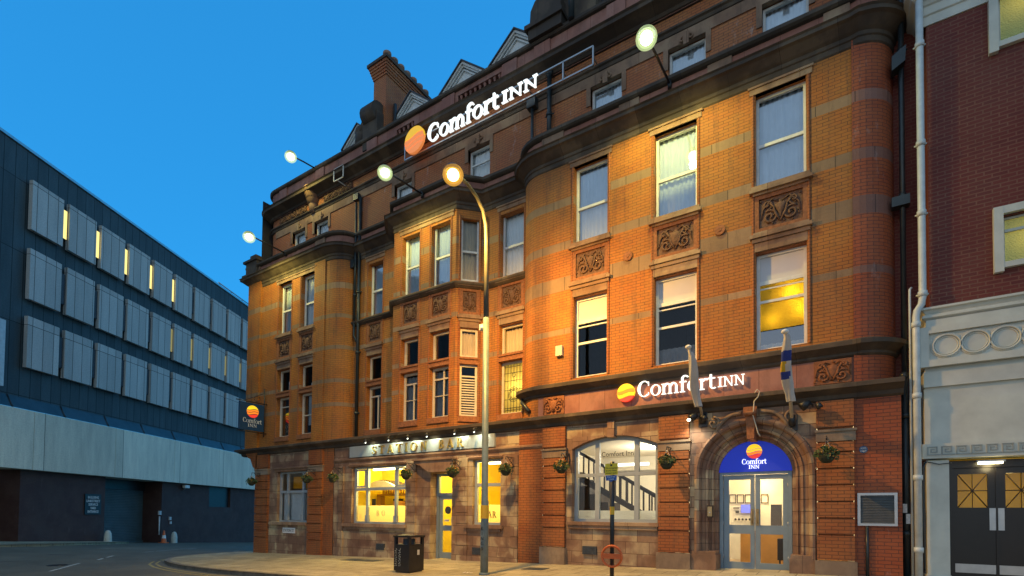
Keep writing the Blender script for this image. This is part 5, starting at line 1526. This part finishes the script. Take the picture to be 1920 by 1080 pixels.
# ------------------------------------------------------------------ lamps the photograph shows lit
def bracket_lamp(base, head, lab, power, aim):
    base, head = Vector(base), Vector(head)
    t = thing('wall_lamp', base, lab, 'street lamp', 'white street lamps on arms from the hotel wall')
    m_ = MB().tube([base, base.lerp(head, .5) + Vector((0, 0, .03)), head + Vector((0, .18, .05))], .03, 8); m_.tube([base + Vector((0, .03, -.12)), base + Vector((0, .03, .12))], .05, 8)
    obj('arm', m_, 'iron', t)
    m_ = MB(); m_.lathe(head + Vector((0, 0, .02)), [(.2, 0), (.2, .03), (.14, .12), (.0, .16)], 14); obj('lamp_hood', m_, 'slate_grey', t)
    m_ = MB().ball(head + Vector((0, 0, -.04)), .135, 16, sz=.9); obj('lamp_bulb', m_, 'lamp_white', t)
    for r_ in (.19, .235): obj('lamp_halo', MB().ball(head + Vector((0, 0, -.04)), r_, 20, sz=.9), 'halo_white', t)  # added nested glow shells, a halo given shape round the bulb
    lamp(t, 'SPOT', head + Vector((0, 0, -.30)), power, (1.0, .84, .20), radius=.12, spot=165, aim=aim, blend=.35)
bracket_lamp((-19.68, -.15, 12.6), (-19.68, -1.70, 12.59), 'white street lamp on a long arm from the low parapet at the far left corner', WHITE_LAMP, (-19.7, -.6, 5))
bracket_lamp((-18.69, .55, 16.3), (-18.69, -.62, 16.14), 'white street lamp on an arm from the roof parapet, highest at the left corner', WHITE_LAMP * .4, (-18.7, -1.2, 5))
bracket_lamp((-11.87, -.15, 12.5), (-11.87, -1.81, 12.30), 'bright white street lamp in front of the bay window cornice', WHITE_LAMP, (-11.9, -.8, 5))
bracket_lamp((-3.5, -.15, 12.5), (-3.5, -1.96, 12.22), 'bright white street lamp high over the right pavilion beside the top windows', WHITE_LAMP * 1.25, (-3.3, -.7, 5))
# sodium lamp post
px, py = -7.18, -2.75
t = thing('lamp_post', (px, py, gz(px, py) + KH), 'tall slim street lamp post with curved arm and glowing orange lantern', 'street lamp')
zb = gz(px, py) + KH
m_ = MB().tube([(px, py, zb - .05), (px, py, 1.9), (px - .01, py, 1.95), (px - .03, py, 6.4)], [.098, .092, .082, .075], 14); m_.tube([(px, py, zb - .03), (px, py, zb + .05)], .13, 14); m_.box(Fr(px, py), -.05, .05, .08, .1, .8, 1.4)
obj('pole', m_, 'post_paint', t)
pts = [(px - .03, py, 6.4), (px - .05, py - .01, 8.3), (px - .05, py - .04, 8.7), (px - .05, py - .16, 9.0), (px - .05, py - .42, 9.2), (px - .04, py - .8, 9.3), (px - .03, py - 1.2, 9.3)]
m_ = MB().tube(pts, [.066, .048, .044, .042, .04, .038, .038], 12); obj('arm', m_, 'post_cream', t)
m_ = MB().tube([(px - .002, py, 1.5), (px - .002, py, 1.82)], .102, 14, cap=False); obj('band', m_, 'yellow', t)
m_ = MB().lathe((px - .03, py - 1.35, 9.26), [(.17, 0), (.18, .05), (.12, .13), (0, .16)], 14); obj('lamp_hood', m_, 'slate_grey', t)
m_ = MB().ball((px - .03, py - 1.33, 9.2), .135, 16, sz=.9); obj('lamp_bulb', m_, 'lamp_sodium', t)
for r_ in (.19, .235): obj('lamp_halo', MB().ball((px - .03, py - 1.33, 9.2), r_, 20, sz=.9), 'halo_sodium', t)  # added glow shells imitating the orange halo round the bulb
lamp(t, 'SPOT', (px - .03, py - 1.33, 8.93), SODIUM * 4, (1.0, .52, .09), radius=.15, spot=178, aim=(px + .4, py + .6, 4), blend=.9)
m_ = MB(); FP = Fr(px, py)
for k, ch in enumerate("KINGS"): plaintext(m_, FP, ch, 0, 1.22 - k * .12, .12, .101, .106)
obj('graffiti', m_, 'iron', t)
m_ = MB().box(Fr(px - .12, py), -.08, .06, -.05, .05, 6.12, 6.26); m_.ball((px - .12, py - .04, 6.16), .06, 8)
tag(obj('security_camera', m_, 'paint_white'), 'small white camera clamped to the lamp post halfway up', 'camera')

# ------------------------------------------------------------------ street furniture
cx, cy = -9.42, -3.0; zb = gz(cx, cy) + KH
BF = Fr(cx, cy, 0)
t = thing('litter_bin', (cx, cy, zb), 'square black litter bin with graffiti standing on the pavement before the bar', 'bin')
m_ = MB(); w = .27
m_.box(BF, -w, w, -w, w, zb + .04, zb + .72); m_.box(BF, -w + .03, w - .03, -w + .03, w - .03, zb, zb + .04)
for a in (-1, 1):
    for b in (-1, 1): m_.box(BF, min(a * w, a * (w - .07)), max(a * w, a * (w - .07)), min(b * w, b * (w - .07)), max(b * w, b * (w - .07)), zb + .72, zb + .9)
obj('body', m_, 'iron', t)
m_ = MB().box(BF, -w - .02, w + .02, -w - .02, w + .02, zb + .9, zb + .95); obj('lid', m_, 'iron', t)
m_ = MB().tube([BF.P(0, 0, zb + .3), BF.P(0, 0, zb + .86)], .16, 12); obj('liner', m_, 'slate_grey', t)
m_ = MB(); rnd = random.Random(5)
for q in range(2):
    z = zb + .6
    x = -.2 + q * .13
    pts = []
    for k in range(26): pts.append(BF.P(x + .045 * math.sin(k * 1.7 + q), w + .004, z - k * .018 + .02 * math.cos(k * 2.3)))
    m_.tube(pts, .0045, 4)
obj('graffiti', m_, 'graffiti', t)
m_ = MB().box(Fr(cx + w, cy, R_(90)), .02, .1, 0, .004, zb + .45, zb + .58); obj('sticker', m_, 'sticker', t)
# sign post at the kerb
sx_, sy_ = -3.36, -4.2; zb = gz(sx_, sy_) + KH; SF = Fr(sx_, sy_)
t = thing('parking_sign_post', (sx_, sy_, zb), 'thin black kerbside post with small yellow parking sign above a blue sign', 'sign post')
m_ = MB().tube([(sx_, sy_, zb - .02), (sx_, sy_, 2.56)], .038, 12); obj('pole', m_, 'iron', t)
m_ = MB().tube([(sx_, sy_, 1.62), (sx_, sy_, 1.76)], .041, 12, cap=False); obj('band', m_, 'yellow', t)
m_ = MB().box(SF, -.12, .12, .045, .055, 2.32, 2.52); s_ = obj('yellow_sign', m_, 'sign_yellow', t)
m_ = MB(); plaintext(m_, SF, "No stopping", 0, 2.43, .04, .056, .058, width=.2); plaintext(m_, SF, "at any time", 0, 2.385, .04, .056, .058, width=.2); plaintext(m_, SF, "except taxis", 0, 2.34, .04, .056, .058, width=.2); m_.box(SF, -.018, .018, .056, .058, 2.475, 2.508); obj('lettering', m_, 'text_black', s_)
m_ = MB().prism(SF, [(-.1, 2.22), (-.03, 2.22), (0, 2.19), (.03, 2.22), (.1, 2.22), (.1, 2.31), (-.1, 2.31)], .045, .055); s_ = obj('blue_sign', m_, 'blue', t)
m_ = MB(); plaintext(m_, SF, "Stand for", 0, 2.275, .035, .056, .058, width=.15); plaintext(m_, SF, "2 taxis", 0, 2.235, .035, .056, .058, width=.1); obj('lettering', m_, 'text_white', s_)
t = thing('orange_ring', (sx_, sy_ - .05, .88), 'orange ring with a crossbar fixed low on the thin black kerbside post', 'ring')
m_ = MB().tube([SF.P(.02 + .18 * math.cos(a / 32 * 6.2832), .06, .89 + .18 * math.sin(a / 32 * 6.2832)) for a in range(33)], .021, 8, cap=False); obj('ring', m_, 'orange', t)
m_ = MB().box(SF, -.15, .19, .045, .075, .845, .935); obj('crossbar', m_, 'orange', t)

# ------------------------------------------------------------------ theatre building on the right
th = thing('theatre_building', (6, 3, .4), 'dark brick building with white stone portico, ring frieze and Greek key band', 'building')
def tp(n_, mb, mat, p=None, lab=None): return (obj(n_, mb, mat, p, label=lab) if p else (objs(n_, mb, mat, th, lab) if n_ not in ('door', 'window') else obj(n_, mb, mat, th, label=lab)))
m_ = MB().wall(H, 1.54, 9, 5.6, 16.5, [(2.60, 3.5, 6.33, 7.24, .2), (2.59, 3.5, 10.5, 12.2, .2)]); m_.strip([(1.54, 4), (1.54, 0)], 5.6, 16.5, -4)
tp('brick_wall', m_, 'brick_dark')
m_ = MB().wall(Fr(0, .62), 1.0, 1.56, .2, 16.5); tp('side_brickwork', m_, 'brick_dark')
m_ = MB()
for a, z0_, z1_ in ((2.47, 6.18, 7.40), (2.45, 10.36, 12.3)):
    m_.box(H, a, a + .135, .0, .09, z0_, z1_); m_.box(H, 3.5, 3.63, .0, .09, z0_, z1_); m_.box(H, a + .135, 3.5, .0, .085, z1_ - .14, z1_); m_.box(H, a + .135, 3.5, -.15, .085, z0_ + .07, z0_ + .17)
tp('window_surround', m_, 'portland')
for a, z0_, z1_ in ((2.60, 6.35, 7.26), (2.59, 10.53, 12.1)):
    f = MB(); f.box(H, a, a + .05, -.14, -.08, z0_, z1_); f.box(H, a + .05, 3.5, -.14, -.08, z0_, z0_ + .05); f.box(H, a + .05, 3.5, -.14, -.08, z1_ - .06, z1_); f.box(H, a + .05, 3.5, -.14, -.07, z1_ - .3, z1_ - .25)
    w = tp('window', f, 'portland'); p = MB(); p.quadwall(H, a, 3.5, z0_, z1_, -.11); tp('pane', p, 'frosted_olive', w)
    lamp(th, 'POINT', H.P(3.0, -.5, (z0_ + z1_) / 2), 1.2, (1, .8, .25), name='room_light', radius=.1)
m_ = MB().sweep([(1.50, 1), (1.50, 0), (9, 0)], [(0, 11.42), (.03, 11.42), (.03, 11.6), (.06, 11.62), (.06, 11.78), (.09, 11.8), (.12, 11.86), (.2, 11.92), (.22, 12.0), (.3, 12.08), (.3, 12.2), (0, 12.25)])
tp('upper_cornice', m_, 'portland')
m_ = MB()
m_.wall(H, 1.44, 9, 2.9, 4.3); m_.strip([(1.44, 2), (1.44, 0)], 2.9, 4.3)
m_.box(H, 1.43, 9, -.3, .06, 4.17, 4.47); m_.box(H, 1.45, 9, -.3, .03, 4.471, 4.56)
m_.box(H, 1.47, 9, -.4, .1, 5.34, 5.47)
m_.sweep([(1.53, .5), (1.53, 0), (9, 0)], [(0, 5.47), (.06, 5.48), (.12, 5.52), (.12, 5.56), (.06, 5.6), (.1, 5.66), (.14, 5.68), (.14, 5.72), (-.01, 5.75)])
m_.box(H, 1.46, 1.80, -.4, -.004, .0, 2.74); m_.box(H, 1.44, 1.82, -.4, .02, .0, .52)
m_.box(H, 3.2, 9, -.4, -.004, .0, 2.74)
tp('portico', m_, 'portland')
m_ = MB()
a, c, e = 1.37, 4.55, 5.33
m_.wall(H, a, 9, c, e, [(1.505, 8.8, 4.68, 5.2, .06)], d=.15); m_.quadwall(H, 1.505, 8.8, 4.68, 5.2, .09)
m_.strip([(a, .6), (a, -.15)], c, e); m_.face([H.P(a, .15, c), H.P(a, -.5, c), H.P(9, -.5, c), H.P(9, .15, c)]); m_.face([H.P(a, .15, e), H.P(9, .15, e), H.P(9, -.5, e), H.P(a, -.5, e)])
fz = tp('frieze', m_, 'portland')
m_ = MB()
for k in range(8):
    cxk = 1.775 + k * .415
    for r in (.232, .205, .17):
        m_.tube([H.P(cxk + r * math.cos(q / 40 * 6.2832), .098 + (.012 if r == .205 else 0), 4.94 + r * math.sin(q / 40 * 6.2832)) for q in range(41)], .012 if r != .205 else .02, 6, cap=False)
tp('ring_ornament', m_, 'portland', fz)
m_ = MB().box(H, 1.395, 9, -.3, .05, 2.775, 3.06); gk = tp('key_band', m_, 'portland')
m_ = MB()
for k in range(16):
    x = 1.47 + k * .215; z = 2.835; t_ = .018; u_ = .17
    d0, d1 = .051, .066
    for q in ((x, x + .20, z, z + t_), (x, x + t_, z, z + u_), (x, x + .155, z + u_ - t_, z + u_), (x + .137, x + .155, z + .05, z + u_), (x + .05, x + .155, z + .05, z + .05 + t_), (x + .05, x + .068, z + .05, z + .12), (x + .05, x + .11, z + .105, z + .12)):
        m_.box(H, q[0], q[1], d0, d1 + random.random() * .001, q[2], q[3])
tp('key_pattern', m_, 'portland_shaded', gk)
m_ = MB(); D = -.34
m_.box(H, 1.80, 1.9, D - .05, D + .05, .4, 2.74); m_.box(H, 1.9, 3.2, D - .05, D + .05, 2.6, 2.74); m_.box(H, 2.515, 2.545, D - .03, D + .02, .5, 2.6); m_.box(H, 1.9, 3.2, D - .05, D - .01, .4, .56); tp('door_frame', m_, 'door_black')
for a, b in ((1.9, 2.525), (2.535, 3.16)):
    pa, pb = (a + .07, b - .12) if a < 2 else (a + .12, b - .07)
    m_ = MB().wall(H, a, b, .55, 2.6, [(pa, pb, 1.83, 2.48, .04)], d=D)
    dr = tp('door', m_, 'door_black', lab='dark timber door with crossed glazing bars')
    p = MB(); p.quadwall(H, pa, pb, 1.83, 2.48, D - .03); obj('pane', p, 'glass', dr)
    m_ = MB(); c = (pa + pb) / 2; zc = 2.155
    for (x0, z0_, x1, z1_) in ((pa, 1.83, c, zc - .0), (c, zc, pb, 1.83), (pa, 2.48, c, zc), (c, zc, pb, 2.48), (pa, zc, pb, zc)):
        m_.tube([H.P(x0, D - .01, z0_), H.P(x1, D - .01, z1_)], .009, 5)
    m_.box(H, c - .004, c + .004, D - .02, D, 1.83, 2.48)
    obj('glazing_bars', m_, 'wood_dark', dr)
    x = b - .1 if a < 2 else a + .0
    obj('push_plate', MB().box(H, x, x + .1, D + .002, D + .01, 1.4, 1.82), 'steel', dr); obj('kick_plate', MB().box(H, a + .02, b - .02, D + .002, D + .01, .57, .74), 'steel', dr)
m_ = MB(); m_.box(H, 1.7, 3.4, -2.6, -2.5, .3, 3); m_.box(H, 1.7, 3.4, -2.5, -.5, 2.78, 2.85); m_.box(H, 1.68, 1.72, -2.5, -.5, .3, 2.8); m_.box(H, 3.4, 3.44, -2.5, -.5, .3, 2.8); tp('hallway', m_, 'plaster_yellow')
lamp(th, 'POINT', H.P(2.9, -1.4, 2.3), 1.6, (1, .75, .3), name='room_light', radius=.1)
t = thing('entrance_light', H.P(2.42, -.15, 2.66), 'glowing flat light strip above the dark theatre doors', 'light')
m_ = MB().box(H, 2.22, 2.62, -.24, -.12, 2.69, 2.72); obj('housing', m_, 'steel', t)
m_ = MB().box(H, 2.25, 2.59, -.225, -.135, 2.655, 2.69); obj('diffuser', m_, 'tube', t)
lamp(t, 'POINT', H.P(2.42, -.18, 2.6), 1.0, (1, .8, .4), radius=.08)
m_ = downpipe([(1.42, -.14, 16), (1.42, -.14, 5.95), (1.40, -.14, 5.8), (1.33, -.16, 5.68), (1.31, -.17, 5.55), (1.31, -.17, .3)], .062, 'x', 2.0, False)
for z in (11.0, 9.0, 7.6, 6.0): m_.tube([(1.42, -.14, z - .05), (1.42, -.14, z + .05)], .078, 12); m_.tube([(1.32, -.1, z), (1.52, -.1, z)], .016, 6)
for z in (5.4, 4.0, 2.4, 1.0): m_.tube([(1.31, -.17, z - .05), (1.31, -.17, z + .05)], .078, 12)
tp('white_downpipe', m_, 'pipe_white')
m_ = MB().tube([(1.27, .1, 6.25), (1.24, .05, 6.2), (1.235, .02, 6.0), (1.235, .02, .4)], .022, 8); tp('conduit', m_, 'pipe_white')
m_ = MB().tube([(1.45, -.05, 2.72), (1.4, -.06, 2.6), (1.4, -.06, 1.4), (1.41, -.06, .6)], .014, 6); m_.tube([H.P(1.45, .03, 2.72), H.P(1.65, .03, 2.66), H.P(1.84, .03, 2.68)], .009, 5); tp('cable', m_, 'pipe_black')

# ------------------------------------------------------------------ service building on the left
sb = thing('service_building', (-44, 2, -.5), 'long dark slate clad building with rows of pale concrete panels over a pale band', 'building')
def sp(n_, mb, mat, p=None, lab=None): return (obj(n_, mb, mat, p or sb, label=lab) if (p or n_ in ('window', 'roof_edge', 'roller_shutter', 'concrete_band')) else objs(n_, mb, mat, sb, lab))
m_ = MB().wall(SB, -6, 75, 7.7, 21.35, d=-.35); m_.box(SB, -6, 75, -30, -.36, 21.0, 21.34)
sp('upper_wall', m_, 'slate_clad')
m_ = MB().box(SB, -6, 75, -.6, -.25, 21.35, 21.5); m_.tube([SB.P(43, -.8, 22.0), SB.P(52, -.8, 22.0)], .05, 6)
for k in range(6): m_.tube([SB.P(43.2 + 1.7 * k, -.8, 21.4), SB.P(43.2 + 1.7 * k, -.8, 22.0)], .04, 6)
sp('roof_edge', m_, 'steel')
for r, (z0_, z1_) in enumerate(((16.98, 19.72), (13.12, 15.92), (9.35, 12.17))):
    for k in range(15):
        a = 25.83 + k * 2.19
        m_ = MB().box(SB, a, a + 1.82, -.22, 0, z0_, z1_); sp('concrete_panel', m_, 'panel_concrete')
    for k in range(15):
        a = 25.83 + k * 2.19 + 1.81
        lit = (r == 0 and k < 5) or (r == 1 and 4 <= k <= 9)
        f = MB(); f.box(SB, a - .0, a + .05, -.34, -.25, z0_ + .55, z1_ - .45); f.box(SB, a + .33, a + .38, -.34, -.25, z0_ + .55, z1_ - .45); f.box(SB, a + .01, a + .36, -.30, -.12, z0_ + .56, z1_ - .46)
        w = sp('window', f, 'slate_grey')
        p = MB(); p.quadwall(SB, a + .03, a + .34, z0_ + .58, z1_ - .48, -.115); obj('pane', p, ('gap_light' if r == 0 else 'gap_dim') if lit else 'slate_grey', w)
m_ = MB(); m_.face([SB.P(-6, .0, 7.04), SB.P(75, .0, 7.04), SB.P(75, -.345, 7.72), SB.P(-6, -.345, 7.72)], [(-6, 7), (75, 7), (75, 7.7), (-6, 7.7)])
for k in range(18): m_.tube([SB.P(1.2 + k * 3.0, .01, 7.05), SB.P(1.2 + k * 3.0, -.33, 7.72)], .04, 5)
sp('lead_flashing', m_, 'lead')
m_ = MB()
for k in range(15): m_.box(SB, -6 + k * 5.4, -6 + (k + 1) * 5.4 - .025, -2.4, 0, 3.8, 7.03)
m_.box(SB, -6, 75, -2.4, -.05, 3.85, 6.98)
sp('concrete_band', m_, 'band_concrete')
m_ = MB(); Q = -.5
m_.wall(SB, 26.2, 75, -3, 3.86, [(31.65, 36.65, -3, 3.9, 1.6), (42.1, 45.1, 2.0, 3.9, .25)], d=Q); m_.strip([sbxy(26.2, -3.5)[:2], sbxy(26.2, Q)[:2]], -3, 3.86)
m_.wall(SB, -6, 26.2, -3, 3.86, d=-3.4)
sp('lower_wall', m_, 'brick_service')
m_ = MB()
for k in range(36): 
    z = -1.0 + k * .115
    m_.face([SB.P(31.6, -2.0, z), SB.P(36.7, -2.0, z), SB.P(36.7, -1.97, z + .1), SB.P(31.6, -1.97, z + .1)]); m_.face([SB.P(31.6, -1.97, z + .1), SB.P(36.7, -1.97, z + .1), SB.P(36.7, -2.0, z + .115), SB.P(31.6, -2.0, z + .115)])
m_.box(SB, 31.6, 36.7, -2.05, -1.9, -.95, -.62)
sp('shutter_box', MB().box(SB, 31.6, 36.7, -2.1, -1.85, 3.1, 3.9), 'iron')
sp('roller_shutter', m_, 'gate_grey')
m_ = MB().box(SB, 42.1, 45.1, Q - .24, Q - .2, 2.0, 3.8); sp('vent_panel', m_, 'iron')
t = thing('service_sign', SB.P(30.7, Q, 1.5), 'black sign with white capitals about the service yard entrance on dark brick', 'sign')
m_ = MB().box(SB, 30.15, 31.3, Q, Q + .06, 1.33, 2.62); obj('board', m_, 'iron', t)
m_ = MB()
for k, tx in enumerate(("BULLRING", "LINKSTREET", "SERVICE", "YARD", "ENTRANCE")): plaintext(m_, SB, tx, 30.73, 2.34 - k * .225, .22, Q + .061, Q + .07, width=.98 * len(tx) / 10)
obj('lettering', m_, 'text_white', t)
t = thing('wall_camera', SB.P(38.9, Q, 3.6), 'white security camera under the concrete band by the roller shutter', 'camera')
m_ = MB(); m_.box(SB, 38.6, 39.1, Q + .15, Q + .4, 3.45, 3.68); obj('housing', m_, 'paint_white', t)
m_ = MB().tube([SB.P(38.85, Q, 3.3), SB.P(38.85, Q + .25, 3.45)], .04, 6); obj('bracket', m_, 'steel', t)
for s_, lab in ((31.3, 'pale round topped bollard left of the roller shutter'), (37.25, 'pale round topped bollard right of the roller shutter')):
    p = SB.P(s_, .1, 0); zb = gz(p.x, p.y)
    m_ = MB().lathe((p.x, p.y, zb), [(.22, 0), (.21, .45), (.18, .66), (.11, .82), (0, .87)], 14)
    tag(obj('bollard', m_, 'portland'), lab, 'bollard', 'pale stone bollards guarding the shutter')
p = SB.P(36.2, .1, 0); zb = gz(p.x, p.y)
t = thing('traffic_cone', (p.x, p.y, zb), 'orange and white traffic cone by the roller shutter', 'cone')
m_ = MB().box(Fr(p.x, p.y), -.25, .25, -.25, .25, zb, zb + .05); m_.lathe((p.x, p.y, zb), [(.19, .05), (.14, .35)], 14); m_.lathe((p.x, p.y, zb), [(.105, .58), (.05, .92), (0, .93)], 14); obj('body', m_, 'cone_orange', t)
m_ = MB().lathe((p.x, p.y, zb), [(.14, .35), (.105, .58)], 14); obj('band', m_, 'text_white', t)
m_ = MB().tube([SB.P(36.4, Q + .05, -.2), SB.P(36.4, Q + .05, 1.2)], .05, 6); m_.box(SB, 36.3, 36.5, Q, Q + .12, 1.3, 1.6)
sp('intercom', m_, 'sticker')
m_ = MB().box(SB, 37.4, 37.6, Q, Q + .08, .9, 1.15); m_.box(SB, 37.5, 37.65, Q, Q + .08, .6, .8); sp('notice', m_, 'sticker')
m_ = MB().box(SB, 22.0, 24.62, -.3, .1, 8.0, 11.45); t = tag(obj('wall_board', m_, 'pipe_white'), 'pale framed board edge on the slate wall at the left picture border', 'board')

# ------------------------------------------------------------------ wear on the ground
def patch(name, pts, off, mat, lab=None, cat=None, kind='structure'):
    m_ = MB(); m_.face([(x, y, gz(x, y) + off) for x, y in pts]); return obj(name, m_, mat, None, lab, cat, None, kind)
def rect(cx, cy, w, h, a):
    ca, sa = math.cos(a), math.sin(a)
    return [(cx + u * w * ca - v * h * sa, cy + u * w * sa + v * h * ca) for u, v in ((-.5, -.5), (.5, -.5), (.5, .5), (-.5, .5))]
patch('road_patch', rect(-20.5, -8.2, 2.4, 1.2, .5), .004, 'asphalt_dark'); patch('road_patch', rect(-26.5, -6.0, 3.2, 1.0, -.8), .004, 'asphalt_dark')
patch('road_patch', rect(-14.5, -6.6, 4.5, .7, .05), .004, 'asphalt_pale'); patch('road_patch', rect(-30, -1.5, 2.5, 1.4, 1.0), .004, 'asphalt_pale')
for (x, y, r, lab) in ((-17.6, -6.6, .32, 'round iron manhole cover in the road near the double yellow lines'), (-23.8, -6.1, .32, 'round iron manhole cover farther out in the road junction')):
    m_ = MB().lathe((x, y, gz(x, y) - .01), [(0, .018), (r * .9, .018), (r * .9, .022), (r, .022), (r, 0)], 20)
    for k in range(5): m_.box(Fr(x, y, .3), -r * .7, r * .7, -r * .6 + k * r * .3, -r * .5 + k * r * .3, gz(x, y) + .008, gz(x, y) + .013)
    tag(obj('manhole_cover', m_, 'iron'), lab, 'manhole cover')
for (x, y, w, h, lab) in ((-13.4, -1.1, 1.6, .5, 'long flat cellar hatch plate in the pavement under the wide bar window'), (-6.6, -1.3, .6, .45, 'small square access cover in the pavement near the lamp post')):
    m_ = MB(); o = KH + .006
    c4 = rect(x, y, w, h, 0)
    m_.face([(p, q, gz(p, q) + o) for p, q in c4]); 
    for p, q in zip(c4, c4[1:] + c4[:1]): m_.face([(p[0], p[1], gz(*p) + KH - .02), (q[0], q[1], gz(*q) + KH - .02), (q[0], q[1], gz(*q) + o), (p[0], p[1], gz(*p) + o)])
    tag(obj('access_cover', m_, 'slate_grey'), lab, 'cover')
rnd = random.Random(11)
m_ = MB()
for k in range(9):
    x, y = -7.75 + rnd.uniform(-.12, .12), -2.75 + rnd.uniform(-.05, .05)
    z = gz(x, y) + KH + .004
    m_.face([(x, y, z), (x + .06, y + .01, z + .02), (x + .05, y + .05, z + .03), (x - .01, y + .04, z)])
tag(obj('litter', m_, 'text_white'), 'crumpled white scraps of litter on the pavement by the lamp post foot', 'litter')
